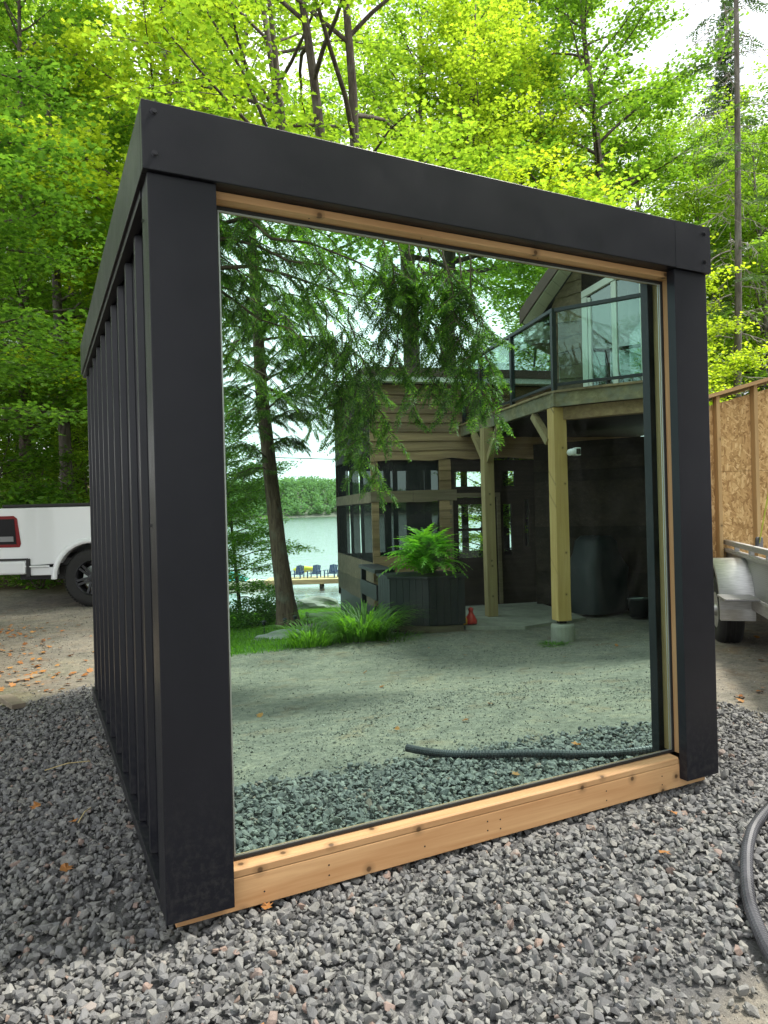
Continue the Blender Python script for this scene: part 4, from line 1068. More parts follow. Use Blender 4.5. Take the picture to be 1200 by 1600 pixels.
# ------------------------------------------------------------------ trees by the lake (seen in the mirror)
def real(u, d, z=None):
    """place on the viewer's side seen in the glass at photo column u and optical distance d"""
    x, y = at(u, d); return x, 0.2-y
def hemlock(seed, trunk_pts, trunk_r, boughs, lw=0.017):
    r_ = np.random.default_rng(seed); wd = MB(); wd.tube(trunk_pts, trunk_r, 14)
    P, T_, S = [], [], []
    for (p, q, sag) in boughs:
        p = np.array(p, float); q = np.array(q, float); L = np.linalg.norm(q-p); k = 9
        pts = []
        for i in range(k+1):
            t = i/k; pts.append(p+(q-p)*t + np.array([0,0,sag*L*math.sin(math.pi*t)]) + r_.normal(0,0.02*L*(0 < i < k),3)*np.array([1,1,0.5]))
        pts = np.array(pts); rb = (0.012+0.009*L)*(0.4 if (q-p)[2] < -0.5*L else 1.0)
        wd.tube(pts, [rb*(1-0.9*i/k) for i in range(k+1)], 5, False)
        n2 = int((6+L*5.6)*(1.45 if (q-p)[2] < -0.5*L else 1.0))
        for j in range(n2):
            s = 0.15+0.85*(j+r_.uniform(0,0.9))/n2; s = min(s,0.999)
            pp, dd = along(pts, s); dd = dd/np.linalg.norm(dd)
            a = (1 if j % 2 else -1)*r_.uniform(0.35,0.95); c, sn_ = math.cos(a), math.sin(a)
            d2 = np.array([dd[0]*c-dd[1]*sn_, dd[0]*sn_+dd[1]*c, min(dd[2],0.05)-0.30+r_.normal(0,0.12)]); d2 /= np.linalg.norm(d2)
            l2 = min(1.5,(0.28+0.30*L*(1-0.7*s)))*r_.uniform(0.6,1.2)
            if dd[2] < -0.55:      # pendulous bough: side twigs spread out all round it
                az = r_.uniform(0,6.28); d2 = np.array([math.cos(az), math.sin(az), -0.75+r_.normal(0,0.2)]); d2 /= np.linalg.norm(d2); l2 = r_.uniform(0.25,0.62)*(1.15-0.6*s)
            tp = bend(pp, d2, l2, r_, 4, 0.07, 0.09); wd.tube(tp, [0.007,0.005,0.004,0.003,0.0015], 3, False)
            n3 = int(5+l2*22)
            for m_ in range(n3):
                s3 = 0.06+0.94*(m_+0.5)/n3; p3, d3 = along(tp, min(s3,0.999)); d3 = d3/np.linalg.norm(d3)
                a = (1 if m_ % 2 else -1)*r_.uniform(0.4,0.9); c, sn_ = math.cos(a), math.sin(a)
                d4 = np.array([d3[0]*c-d3[1]*sn_, d3[0]*sn_+d3[1]*c, d3[2]-0.28+r_.normal(0,0.12)]); d4 /= np.linalg.norm(d4)
                P.append(p3); T_.append(d4); S.append(r_.uniform(0.09,0.19)*(1-0.35*s3))
            P.append(tp[-2]); T_.append((tp[-1]-tp[-2])/np.linalg.norm(tp[-1]-tp[-2])); S.append(0.15)
    return wd.mesh('hemlock_trunk', True), spray_mesh('hemlock_crown', np.array(P), np.array(T_), np.array(S), r_, 6, lw)
def seen(u, v, d):
    """3d point whose mirror image lies at photo column u, row v, optical distance d"""
    q = CAM + d*(_f + _r2*(u-600)/1091.24 - _u2*(v-800)/1091.24); return np.array([q[0], 0.2-q[1], q[2]])
# big hemlock left of the drive, its boughs hang across the view of the house
tx, ty = 0.55, -6.6; tb = gz(tx, ty)
trunk = [(tx,ty,tb-0.2),(tx+0.02,ty,tb+1.5),(tx+0.05,ty+0.05,4.0),(tx+0.1,ty+0.08,7.0),(tx+0.12,ty+0.1,11.0),(tx+0.1,ty+0.1,15.0)]
top_limb = (np.array([tx+0.08,ty+0.06,6.2]), seen(790,345,6.4)); mid_limb = (np.array([tx+0.05,ty+0.05,4.3]), seen(590,470,7.2))
bg = [(top_limb[0], top_limb[1], 0.05), (mid_limb[0], mid_limb[1], 0.04)]
for (u, v, d, u0, v0) in ((775,675,6.6,715,380),(745,640,6.7,690,385),(705,655,6.9,665,375),(672,625,6.9,640,375),(640,655,7.1,610,400),(725,575,6.4,690,370),(690,560,6.7,650,380),(655,520,6.8,620,370),(615,580,7.1,590,400),
                          (605,690,7.2,545,480),(575,640,7.4,530,480),(545,700,7.7,505,470),(520,600,7.6,480,460),(760,600,6.4,730,390),(592,765,7.5,535,520),(565,735,7.7,520,520),(530,680,7.9,480,500),(470,600,8.0,440,450),(630,470,6.8,590,350)):
    bg.append((seen(u0,v0,d+0.25), seen(u,v,d), 0.03))
for (u, v, d, z0) in ((600,430,7.0,4.6),(540,440,7.2,4.3),(430,500,7.9,4.1),(400,440,7.8,4.4),(380,560,8.2,3.8),(450,400,7.6,4.7),(520,370,7.3,5.2),(420,350,7.8,5.2),(350,480,8.2,4.0),(440,610,8.6,3.4),(480,330,7.4,5.5),(370,640,8.8,3.0),(560,345,7.1,5.5),(350,350,7.7,5.2),(480,540,7.8,3.9)):
    q = seen(u, v, d); bg.append(((tx+0.05,ty+0.05,z0+0.25), q, 0.08))
r_ = random.Random(4)
for i in range(16):
    z = r_.uniform(4.5,13.5); az = r_.uniform(R(140),R(300)); L = (3.4 if z < 8 else 3.4*(15.2-z)/7.2)*r_.uniform(0.6,1.0)
    if z < 5.5 and -0.4 < math.sin(az) and math.cos(az) > 0: continue
    bg.append(((tx+0.08,ty+0.06,z), (tx+L*math.cos(az), ty+L*math.sin(az), z-0.2*L), 0.08))
hm = hemlock(21, trunk, [0.30,0.24,0.20,0.15,0.09,0.02], bg)
t = thing('hemlock_tree', 'near hemlock whose drooping boughs hang across the reflected house', 'tree', (0,0,0)); 
obj('trunk', hm[0], M['bark_red'], t); obj('crown', hm[1], M['hemlock_needle'], t)
# leaning hemlock on the lawn
bx, by, bz = 4.41, -11.87, gz(4.41,-11.87)
trunk = [(bx+0.02,by,bz-0.25),(bx,by,bz+0.15),(bx-0.04,by,bz+0.6),(bx-0.16,by-0.05,0.6),(bx-0.25,by-0.1,1.85),(bx-0.40,by-0.2,4.0),(bx-0.5,by-0.25,7.0),(bx-0.5,by-0.25,12.0)]
bg = []
for (u, v, d, z0) in ((365,640,13.5,2.6),(480,600,13.8,3.2),(500,650,14.0,3.0),(360,560,13.6,3.6),(470,520,14.2,4.2),(520,560,13.9,3.9),(370,690,13.8,2.2),(460,680,14.2,2.4),(400,540,13,4),(440,480,14,5),(380,480,13.5,5),(350,600,14.2,3.2),(500,480,14.5,5),(370,740,14.2,2.0),(485,640,14.0,3.0),(475,690,14.2,2.6),(365,600,13.8,3.4),(455,560,14.0,3.9),(410,640,13.4,3.0),(510,600,14.0,3.5)):
    bg.append(((bx-0.3,by-0.13,z0+0.2), seen(u,v,d), 0.08))
for i in range(26):
    z = r_.uniform(3.5,11.5); az = i*2.4; L = 2.8*(12.4-z)/8.5
    bg.append(((bx-0.45,by-0.2,z), (bx-0.45+L*math.cos(az), by-0.2+L*math.sin(az), z-0.22*L), 0.08))
hm = hemlock(22, trunk, [0.36,0.26,0.20,0.165,0.15,0.13,0.10,0.02], bg, 0.024)
t = thing('hemlock_tree', 'leaning hemlock trunk on the lawn before the lake, reflected left of the house', 'tree', (0,0,0))
obj('trunk', hm[0], M['bark_red'], t); obj('crown', hm[1], M['hemlock_needle'], t)
# broadleaf trees behind the house and at the shore
G2 = 'leafy trees behind the lake house'
for j, (u, d, pair, mats, sc, rz, lab) in enumerate((
    (655,17.0,PE,(BK,ML),1.32,0.5,'dark trunked tree behind the porch roof, left one of the pair'),
    (692,18.5,PE,(BK,ML),1.30,2.0,'dark trunked tree behind the porch roof, right one of the pair'),
    (815,16.5,PC,(BG,ML),0.95,3.1,'light green tree reflected behind the deck railing'),
    (875,21.0,PAs,(BG,MS),0.8,1.0,'yellow green tree reflected beside the gable roof'),
    (745,24.0,PCs,(BK,MS),0.95,4.4,'small bright tree reflected far behind the deck railing'))):
    x, y = real(u, d); tree('maple_tree', lab, pair, mats, x, y, sc, rz, G2)
for (u, d, sc, rz, lab) in ((372,17.5,0.72,0.3,'leafy shore tree at the left edge of the reflected lake'),(330,15.5,0.6,2.2,'leafy shore tree mostly hidden by the left post')):
    x, y = real(u, d); tree('shore_tree', lab, PCd, (BK,MD), x, y, sc, rz, 'leafy trees at the lake shore')
def shrub(name, label, x, y, h, rad, n, ls, mat, seed, cat='shrub'):
    r2 = np.random.default_rng(seed); z = gz(x,y)
    t = thing(name, label, cat, (x,y,z)); wd = MB(); P = []
    for i in range(9):
        az = i*2.4; e = bend((0,0,-0.05),(math.cos(az)*rad/h,math.sin(az)*rad/h,1.0),h*r2.uniform(0.7,1.0),r2,4,0.03,0.12); wd.tube(e,[0.012,0.01,0.008,0.005,0.002],4,False)
    q = r2.normal(size=(n,3)); q /= np.linalg.norm(q,axis=1)[:,None]; q *= r2.uniform(0.45,1.0,(n,1))**0.5
    q *= (1+0.25*np.sin(q[:,:1]*5+seed)*np.cos(q[:,1:2]*6))
    P = q*np.array([rad,rad,h*0.5])+np.array([0,0,h*0.55])
    V, F = leaves_np(P, ls*r2.uniform(0.6,1.2,n), OVAL_LEAF, r2, 0.6, 0.3)
    wd.build('stems', M['bark'], t); obj('foliage', mesh_np('foliage', V, [F]), mat, t)
x, y = real(395,16.0); shrub('shrub', 'low dark green shrub left of the leaning hemlock', x, y, 0.62, 0.75, 2600, 0.07, M['shrub_leaf'], 5)
x, y = real(425,17.5); shrub('shrub', 'bushy green shrub right behind the leaning hemlock base', x, y, 0.7, 0.6, 2200, 0.07, M['shrub_leaf'], 6)
x, y = real(360,15.0); shrub('shrub', 'dark shrub in the lower left corner of the reflected lawn', x, y, 0.4, 0.6, 1800, 0.06, M['shrub_leaf'], 7)
x, y = at(60,12.6); shrub('shrub', 'ferny green shrub behind the white truck', x, y, 1.9, 1.0, 2600, 0.12, M['maple_leaf_dark'], 8)

# far shore
def far_wood():
    r2 = np.random.default_rng(31); n = 1700; k = 44
    x = r2.uniform(150,580,n); y = -905-r2.uniform(0,1,n)**1.2*230
    z = ground_z(x,y); h = r2.uniform(6,22,n)
    q = r2.normal(size=(n,k,3)); q /= np.linalg.norm(q,axis=2)[...,None]; q *= r2.uniform(0.6,1,(n,k,1))
    P = np.stack([x,y,z+h*0.5],1)[:,None,:] + q*np.stack([h*0.36,h*0.36,h*0.52],1)[:,None,:]
    V, F = leaves_np(P.reshape(-1,3), r2.uniform(2.2,4.2,n*k), KITE_LEAF, r2, 0.7, 0.3)
    return mesh_np('far_wood', V, [F])
tag(obj('far_wood', far_wood(), M['far_leaf']), 'green wooded hills on the far side of the lake', 'wood', kind='stuff')

# ------------------------------------------------------------------ white pickup truck
def wheel_parts(parent, x, y, r_=0.425, wd_=0.27, face=-1, spokes=6):
    wmesh = MB(); prof = [(r_*0.62,0.0),(r_*0.80,-0.012),(r_*0.93,0.0),(r_,0.035),(r_,wd_-0.035),(r_*0.93,wd_),(r_*0.62,wd_)]
    # lathe about the y axis
    b = MB(); n = 36
    for rr, yy in prof:
        for j in range(n):
            a = 2*math.pi*j/n; b.v.append((x+rr*math.cos(a), y+(yy if face < 0 else -yy), r_+rr*math.sin(a)))
    k = len(prof)
    for i in range(k-1):
        for j in range(n): b.f.append((i*n+j, i*n+(j+1)%n, (i+1)*n+(j+1)%n, (i+1)*n+j))
    w_ = b.build('wheel', M['tyre'], parent, True)
    # tread blocks
    tb_ = MB()
    for j in range(60):
        a = 2*math.pi*j/60
        for q, off in ((0.05,0.0),(0.15,0.05)):
            yy0 = y+(q if face < 0 else -q); c, s = math.cos(a+off), math.sin(a+off)
            tb_.beam((x+(r_-0.004)*c, yy0, r_+(r_-0.004)*s), (x+(r_+0.008)*c, yy0, r_+(r_+0.008)*s), 0.028, 0.07, (0,1,0))
    tb_.build('tread', M['tyre'], w_)
    rim = MB(); f = lambda yy: y+(yy if face < 0 else -yy)
    n = 30; R_o, R_i = r_*0.635, r_*0.56
    ring = [(R_o,0.005),(R_o-0.015,-0.004),(R_i,0.02),(R_i-0.01,0.14)]
    for rr, yy in ring:
        for j in range(n):
            a = 2*math.pi*j/n; rim.v.append((x+rr*math.cos(a), f(yy), r_+rr*math.sin(a)))
    for i in range(len(ring)-1):
        for j in range(n): rim.f.append((i*n+j,i*n+(j+1)%n,(i+1)*n+(j+1)%n,(i+1)*n+j))
    for j in range(spokes):
        for da in (-0.13,0.13):
            a = 2*math.pi*j/spokes+0.3; c0, s0 = math.cos(a+da*2.4), math.sin(a+da*2.4); c1, s1 = math.cos(a+da), math.sin(a+da)
            rim.beam((x+0.06*c0, f(0.03), r_+0.06*s0), (x+R_i*1.01*c1, f(0.02), r_+R_i*1.01*s1), 0.035, 0.03, (0,1,0))
    rim.lathe([(0.075,f(0.06)),(0.075,f(0.02)),(0.05,f(0.008))], 16, (x,0,r_), 'y')
    rim.build('rim', M['alloy'], w_)
    dsc = MB(); dsc.lathe([(0.18,f(0.10)),(0.18,f(0.12))], 20, (x,0,r_), 'y'); dsc.build('brake_disc', M['spacer'], w_)
tk = thing('pickup_truck', 'white pickup truck parked left of the cabin, only its rear end showing', 'truck', (0.367,8.83,-0.035), -YAW)
def side_panel(y0, y1, x0, x1, ztop, zbot, arch=0.52, name='bed_side', mat=None):
    pts = [(x0,zbot)]
    for k in range(15):
        a = math.pi - math.pi*k/14; zz = 0.42+arch*math.sin(a); xx = arch*math.cos(a)
        if zz < zbot: continue
        pts.append((xx, max(zz,zbot)))
    pts += [(x1,zbot),(x1,ztop),(x0+0.02,ztop+0.005)]
    mb = MB(); mb.prism([(a,y0,z) for a,z in pts], [(a,y1,z) for a,z in pts]); return mb
WP = M['white_paint']
bed = side_panel(0.02, 0.14, -1.36, 0.80, 1.47, 0.60).build('bed_side', WP, tk, bevel=0.02)
side_panel(1.86, 1.98, -1.36, 0.80, 1.47, 0.60).build('bed_side', WP, tk, bevel=0.02)
mb = MB()   # flared wheel arch lip
for k in range(15):
    a = math.pi-math.pi*k/14; mb.v += [(0.52*math.cos(a),-0.012,0.42+0.52*math.sin(a)),(0.60*math.cos(a),0.008,0.42+0.60*math.sin(a)),(0.60*math.cos(a),0.04,0.42+0.60*math.sin(a)),(0.52*math.cos(a),0.04,0.42+0.52*math.sin(a))]
for k in range(14):
    for j in range(4): mb.f.append((k*4+j,k*4+(j+1)%4,(k+1)*4+(j+1)%4,(k+1)*4+j))
mb.build('arch_lip', WP, bed, True)
MB().box(-1.36,-0.62,-0.004,0.03,0.60,0.625).build('lower_crease', WP, bed, bevel=0.008); MB().box(0.62,0.80,-0.004,0.03,0.60,0.625).build('lower_crease', WP, bed, bevel=0.008)
lower = MB(); lower.box(-0.93,-0.53,0.025,0.13,0.48,0.598); lower.box(0.53,0.80,0.025,0.13,0.48,0.598); lower.build('rocker', WP, tk, bevel=0.01)
MB().box(-1.36,-1.30,0.15,1.85,0.62,1.46).build('tailgate', WP, tk, bevel=0.02)
MB().box(-1.30,0.80,0.03,1.97,1.478,1.525).build('tonneau_cover', M['black_trim'], tk, bevel=0.012)
MB().box(-1.28,0.79,0.145,1.855,0.62,0.72).build('bed_floor', M['black_trim'], tk)
bmp = MB().box(-1.50,-0.96,-0.01,0.13,0.50,0.70); bmp.box(-1.50,-1.365,0.131,1.99,0.50,0.70); bmp = bmp.build('bumper', WP, tk, bevel=0.03)
MB().box(-1.50,-0.93,-0.006,0.05,0.705,0.735).build('bumper_pad', M['black_trim'], bmp, bevel=0.008)
MB().box(-0.955,-0.90,-0.006,0.05,0.46,0.73).build('bumper_end', M['black_trim'], bmp, bevel=0.01)
for y0 in (0.0,):
    tl = MB(); pts = [(-1.365,0.90),(-1.05,0.90),(-1.03,0.95),(-1.08,1.32),(-1.13,1.36),(-1.365,1.36)]
    tl.prism([(a,0.004,z) for a,z in pts],[(a,0.03,z) for a,z in pts]); tl = tl.build('tail_light', M['red_lens'], tk, bevel=0.006)
    pts = [(-1.364,0.945),(-1.085,0.945),(-1.115,1.315),(-1.364,1.315)]
    q = MB(); q.prism([(a,-0.001,z) for a,z in pts],[(a,0.0035,z) for a,z in pts]); q.build('smoked_lens', M['smoke_lens'], tl)
    pts = [(-1.36,0.985),(-1.125,0.985),(-1.13,1.06),(-1.36,1.06)]
    q = MB(); q.prism([(a,-0.004,z) for a,z in pts],[(a,-0.0015,z) for a,z in pts]); q.build('reverse_lens', M['clear_lens'], tl)
wheel_parts(tk, 0.0, 0.03); wheel_parts(tk, 3.57, 0.03); wheel_parts(tk, 0.0, 1.97, face=1); wheel_parts(tk, 3.57, 1.97, face=1)
MB().box(-1.2,4.6,0.30,1.70,0.40,0.598).build('chassis', M['black_trim'], tk)
cabm = MB(); pts = [(0.82,0.48),(3.0,0.48),(3.05,0.60),(3.10,1.05),(3.02,1.28),(0.82,1.30)]
cabm.prism([(a,0.03,z) for a,z in pts],[(a,1.97,z) for a,z in pts])
pts2 = [(0.86,1.305),(3.0,1.285),(2.35,1.86),(1.9,1.93),(1.1,1.90)]
cabm.prism([(a,0.12,z) for a,z in pts2],[(a,1.88,z) for a,z in pts2]); cabm.build('cab', WP, tk, bevel=0.03)
for a0,a1,a2,a3 in ((0.98,1.72,1.70,1.16),(1.82,2.72,2.28,1.80)):
    q = MB(); q.prism([(a0,0.112,1.33),(a1,0.112,1.33),(a2,0.112,1.80),(a3,0.112,1.80)],[(a0,0.119,1.33),(a1,0.119,1.33),(a2,0.119,1.80),(a3,0.119,1.80)]); q.build('side_window', M['car_glass'], tk)
hood = MB(); pts = [(3.06,1.10),(3.12,1.27),(4.5,1.16),(4.62,1.0),(4.62,0.55),(4.12,0.50)]
for k in range(9):
    a = math.pi*0.03+math.pi*0.94*k/8; pts.append((3.57+0.53*math.cos(a),0.46+0.53*math.sin(a)))
pts.append((3.04,0.52))
hood.prism([(a,0.03,z) for a,z in pts],[(a,1.97,z) for a,z in pts]); hood.build('front_body', WP, tk, bevel=0.02)

# ------------------------------------------------------------------ aluminium trailer
TRX, TRY = 4.213, 0.951
tr = thing('utility_trailer', 'aluminium utility trailer with round fender at the right edge', 'trailer', (TRX+0.089,TRY-0.081,-0.115), R(-42.2))
AL = M['aluminium']
S0, S1, SX = -0.35, 4.3, 0.12
fl = MB().box(SX,1.75,S0,S1,0.42,0.47).build('floor', AL, tr)
MB().box(SX-0.04,SX,S0,S1,0.40,0.50).build('side_beam', AL, tr, bevel=0.004)
MB().box(SX,SX+0.006,S0,S1,0.50,0.84).build('side_panel', M['tread_plate'], tr)
MB().box(1.744,1.75,S0,S1,0.50,0.84).build('side_panel', M['tread_plate'], tr)
rl = MB().box(SX-0.03,SX+0.03,S0,S1,0.84,0.875); rl.beam((SX,S0,0.94),(SX,S1,0.94),0.05,0.05); rl = rl.build('side_rail', AL, tr, bevel=0.006)
y = S0+0.1
while y < S1:
    MB().box(SX-0.02,SX+0.02,y,y+0.045,0.875,0.916).build('rail_post', AL, rl); y += 0.62
WY, WX0, WX1 = 1.98, -0.15, 0.07
def trailer_wheel():
    r_ = 0.33; b = MB(); n = 32
    prof = [(0.18,WX0+0.01),(0.27,WX0),(0.31,WX0+0.015),(r_,WX0+0.04),(r_,WX1-0.04),(0.31,WX1-0.01),(0.18,WX1)]
    for rr, xx in prof:
        for j in range(n):
            a = 2*math.pi*j/n; b.v.append((xx, WY+rr*math.cos(a), r_+rr*math.sin(a)))
    for i in range(len(prof)-1):
        for j in range(n): b.f.append((i*n+j,i*n+(j+1)%n,(i+1)*n+(j+1)%n,(i+1)*n+j))
    w_ = b.build('wheel', M['tyre'], tr, True)
    for xx in (WX0+0.06, WX0+0.10, WX0+0.14):
        g = MB(); pts = [(xx, WY+(r_+0.003)*math.cos(2*math.pi*j/n), r_+(r_+0.003)*math.sin(2*math.pi*j/n)) for j in range(n+1)]
        g.tube(pts, 0.010, 4, False); g.build('tread_rib', M['tyre'], w_)
    q = MB().lathe([(0.19,WX0+0.03),(0.17,WX0+0.015),(0.06,WX0+0.02),(0.05,WX0-0.01)], 20, (0,WY,r_), 'x'); q.build('rim', AL, w_)
trailer_wheel()
fd = MB(); n = 18; rf_ = 0.47
for k in range(n+1):
    a = R(-8)+R(196)*k/n; c, s = math.cos(a), math.sin(a)
    fd.v += [(-0.17,WY+rf_*c,0.36+rf_*s),(SX-0.001,WY+rf_*c,0.36+rf_*s),(-0.17,WY+(rf_-0.05)*c,0.36+(rf_-0.05)*s),(-0.166,WY+(rf_-0.05)*c,0.36+(rf_-0.05)*s),(-0.166,WY+(rf_-0.004)*c,0.36+(rf_-0.004)*s),(SX-0.001,WY+(rf_-0.004)*c,0.36+(rf_-0.004)*s)]
for k in range(n):
    b0, b1 = k*6, (k+1)*6
    for i, j in ((0,1),(2,0),(3,2),(4,3),(5,4)): fd.f.append((b0+i,b0+j,b1+j,b1+i))
fd.build('fender', AL, tr, True)
MB().box(-0.20,SX-0.041,WY-0.83,WY-0.472,0.515,0.535).build('step', M['tread_plate'], tr, bevel=0.004)
MB().box(-0.18,SX-0.041,WY-0.50,WY-0.474,0.40,0.514).build('step_bracket', AL, tr)
ml = MB().lathe([(0.025,SX-0.055),(0.03,SX-0.048),(0.03,SX-0.041)], 12, (0,0.06,0.50), 'x').build('marker_light', M['red_lens'], tr)
MB().box(SX-0.046,SX-0.0405,0.12,0.22,0.455,0.495).build('reflector', M['red_lens'], tr)
MB().box(SX,1.75,S0-0.05,S0-0.001,0.40,0.50).build('rear_beam', AL, tr)
MB().box(0.8,1.0,S1,S1+1.2,0.40,0.48).build('drawbar', AL, tr)
wheel2 = None
# plywood shed standing on the trailer
SDX, SDY = 6.03, 2.88
sh = thing('plywood_shed', 'unfinished strand board shed with bare studs standing on the trailer', 'shed', (SDX,SDY,0.36), R(-26.4))
def stop(x): return 2.385-0.36+0.262*x - 0.02
for (x0,x1,z0,z1) in ((-0.05,1.15,0.0,1.218),):
    MB().box(x0,x1,0.09,0.101,z0,z1).build('board_sheet', M['osb'], sh)
mb = MB(); mb.prism([(-0.05,0.09,1.222),(1.15,0.09,1.222),(1.15,0.09,stop(1.15)-0.10),(-0.05,0.09,stop(-0.05)-0.10)], [(-0.05,0.101,1.222),(1.15,0.101,1.222),(1.15,0.101,stop(1.15)-0.10),(-0.05,0.101,stop(-0.05)-0.10)]); mb.build('board_sheet', M['osb'], sh)
for x in (-0.03, 0.135, 0.535, 0.94):
    mb = MB(); zt = stop(x)-0.03; mb.prism([(x-0.019,0.0,0.04),(x+0.019,0.0,0.04),(x+0.019,0.089,0.04),(x-0.019,0.089,0.04)],[(x-0.019,0.0,zt),(x+0.019,0.0,zt+0.01),(x+0.019,0.089,zt+0.01),(x-0.019,0.089,zt)]); mb.build('stud', M['stud'], sh, bevel=0.002)
MB().box(-0.05,1.15,0.0,0.089,0.0,0.038).build('bottom_plate', M['plate'], sh)
mb = MB(); mb.prism([(-0.10,-0.06,stop(-0.10)-0.02),(1.2,-0.06,stop(1.2)-0.02),(1.2,1.6,stop(1.2)-0.02),(-0.10,1.6,stop(-0.10)-0.02)],[(-0.10,-0.06,stop(-0.10)+0.018),(1.2,-0.06,stop(1.2)+0.018),(1.2,1.6,stop(1.2)+0.018),(-0.10,1.6,stop(-0.10)+0.018)]); mb.build('roof_sheet', M['plate'], sh)
MB().box(-0.06,-0.051,0.10,1.5,0.0,1.85).build('board_sheet', M['osb'], sh)
MB().box(1.151,1.16,0.10,1.5,0.0,2.1).build('board_sheet', M['osb'], sh)
MB().box(-0.05,1.15,1.49,1.5,0.0,1.85).build('board_sheet', M['osb'], sh)
st = thing('ratchet_strap', 'yellow ratchet strap with black buckle at the right edge by the shed', 'strap', (0,0,0))
c0 = np.array([5.60,1.88,1.40]); c1 = np.array([5.50,1.93,0.87])
MB().beam(tuple(c0), tuple(c1), 0.045, 0.004, (0.7,-0.7,0)).build('webbing', M['strap_yellow'], st)
MB().beam(tuple(c1+np.array([0.04,0.03,0.04])), tuple(c1+np.array([-0.03,-0.02,-0.07])), 0.07, 0.06, (0.7,-0.7,0)).build('buckle', M['black_trim'], st, bevel=0.01)

# ------------------------------------------------------------------ corrugated hose
def hose():
    ctrl = [(3.4,0.15),(3.0,-0.08),(2.66,-0.22),(2.41,-0.29),(2.20,-0.37),(2.02,-0.47),(1.86,-0.58),(1.71,-0.70),(1.60,-0.82),(1.52,-0.92),(1.47,-1.0)]
    P = [np.array([x,y]) for x,y in ctrl]; pts = []
    for i in range(len(P)-1):
        p0, p1, p2, p3 = P[max(i-1,0)], P[i], P[i+1], P[min(i+2,len(P)-1)]
        for j in range(46):
            t = j/46; q = 0.5*((2*p1)+(-p0+p2)*t+(2*p0-5*p1+4*p2-p3)*t*t+(-p0+3*p1-3*p2+p3)*t**3); pts.append(q)
    pts = np.array(pts); z = ground_z(pts[:,0],pts[:,1])+0.046+0.006*np.sin(np.arange(len(pts))*0.03)
    rad = [0.0215 if (i % 4) < 2 else 0.019 for i in range(len(pts))]
    mb = MB(); mb.tube([(p[0],p[1],zz) for p,zz in zip(pts,z)], rad, 12, False); return mb.build('corrugated_hose', M['hose_plastic'], None, False)
tag(hose(), 'grey corrugated plastic hose curving over the crushed stone', 'hose')

# ------------------------------------------------------------------ fern, grasses, small things
def frond_mesh(seed):
    r2 = np.random.default_rng(seed); n = 13; V, F = [], []
    pts = [np.array([0.0,0.0,0.0])]; d = np.array([1.0,0.0,2.0])
    for i in range(n):
        d = d+np.array([0.02,r2.normal(0,0.03),-0.20]); dn = d/np.linalg.norm(d); pts.append(pts[-1]+dn*0.052)
    mb = MB()
    for i in range(1,n+1):
        t = i/n; w_ = 0.085*math.sin(math.pi*min(1,t*0.8+0.2))+0.015; p = pts[i]; dd = pts[i]-pts[i-1]; dd = dd/np.linalg.norm(dd)
        for sg in (-1,1):
            tip = p+np.array([0,sg*w_,-0.25*w_])+dd*0.035; a = p-dd*0.030; b = p+dd*0.028
            mb.add([tuple(a),tuple(tip),tuple(b)], [(0,1,2)])
    return mb.mesh('frond')
fm = [frond_mesh(s) for s in range(4)]
for q in fm: q.materials.append(M['fern_leaf'])
fern = thing('fern_plant', 'large bright green fern spilling over the black planter', 'fern', hw(-1.28,1.68,0.27))
r_ = random.Random(8)
for i in range(190):
    o = bpy.data.objects.new('frond', fm[i % 4]); col.objects.link(o); o.parent = fern
    s = r_.uniform(0.85,1.25); o.scale = (s,s,s); o.location = (r_.uniform(-0.06,0.06),r_.uniform(-0.06,0.06),r_.uniform(0.0,0.08))
    o.rotation_euler = (r_.uniform(-0.3,0.3), r_.uniform(-0.95,0.45), i*2.4)
def grass_clump(name, label, x, y, h, rad, n, mat, seed, wd_=0.012, spread=1.0):
    r2 = np.random.default_rng(seed); V = []; F = []; b = 0
    for i in range(n):
        az = r2.uniform(0,6.28); rr = rad*r2.uniform(0,1)**0.7; p = np.array([rr*math.cos(az)*0.8,rr*math.sin(az)*0.8,-0.03])
        L = h*r2.uniform(0.6,1.3); d = np.array([math.cos(az)*0.35*spread+r2.normal(0,0.12),math.sin(az)*0.35*spread+r2.normal(0,0.12),1.0]); sdv = np.array([-math.sin(az),math.cos(az),0])*wd_*0.5
        k = 5
        for j in range(k+1):
            ww = (1-j/k)**0.7; V += [p-sdv*ww, p+sdv*ww]; dn = d/np.linalg.norm(d); p = p+dn*L/k; d = d+np.array([math.cos(az)*0.16*spread,math.sin(az)*0.16*spread,-0.30])
        for j in range(k): F.append((b+2*j,b+2*j+1,b+2*j+3,b+2*j+2))
        b += 2*(k+1)
    o = obj(name, mesh_np(name, np.array(V), [np.array(F)]), mat); o.location = (x,y,gz(x,y)); return tag(o, label, 'grass')
grass_clump('ornamental_grass', 'big clump of long arching grass at the porch corner', 3.85, -6.75, 0.80, 0.50, 520, M['grass_blade'], 3, 0.026)
grass_clump('ornamental_grass', 'smaller arching grass clump left of the big one by the lawn edge', 3.05, -6.75, 0.55, 0.40, 300, M['grass_blade'], 4, 0.022)
wx, wy, _ = hw(-0.18,-0.22); grass_clump('grass_tuft', 'yellow green weed tuft at the concrete post footing', wx, wy, 0.13, 0.22, 220, M['grass_blade'], 5, 0.012, 1.6)
wx, wy, _ = hw(-1.9,1.25); grass_clump('weed_tuft', 'low weeds growing along the foot of the black planter', wx, wy, 0.16, 0.45, 260, M['grass_blade'], 6, 0.014, 1.4)
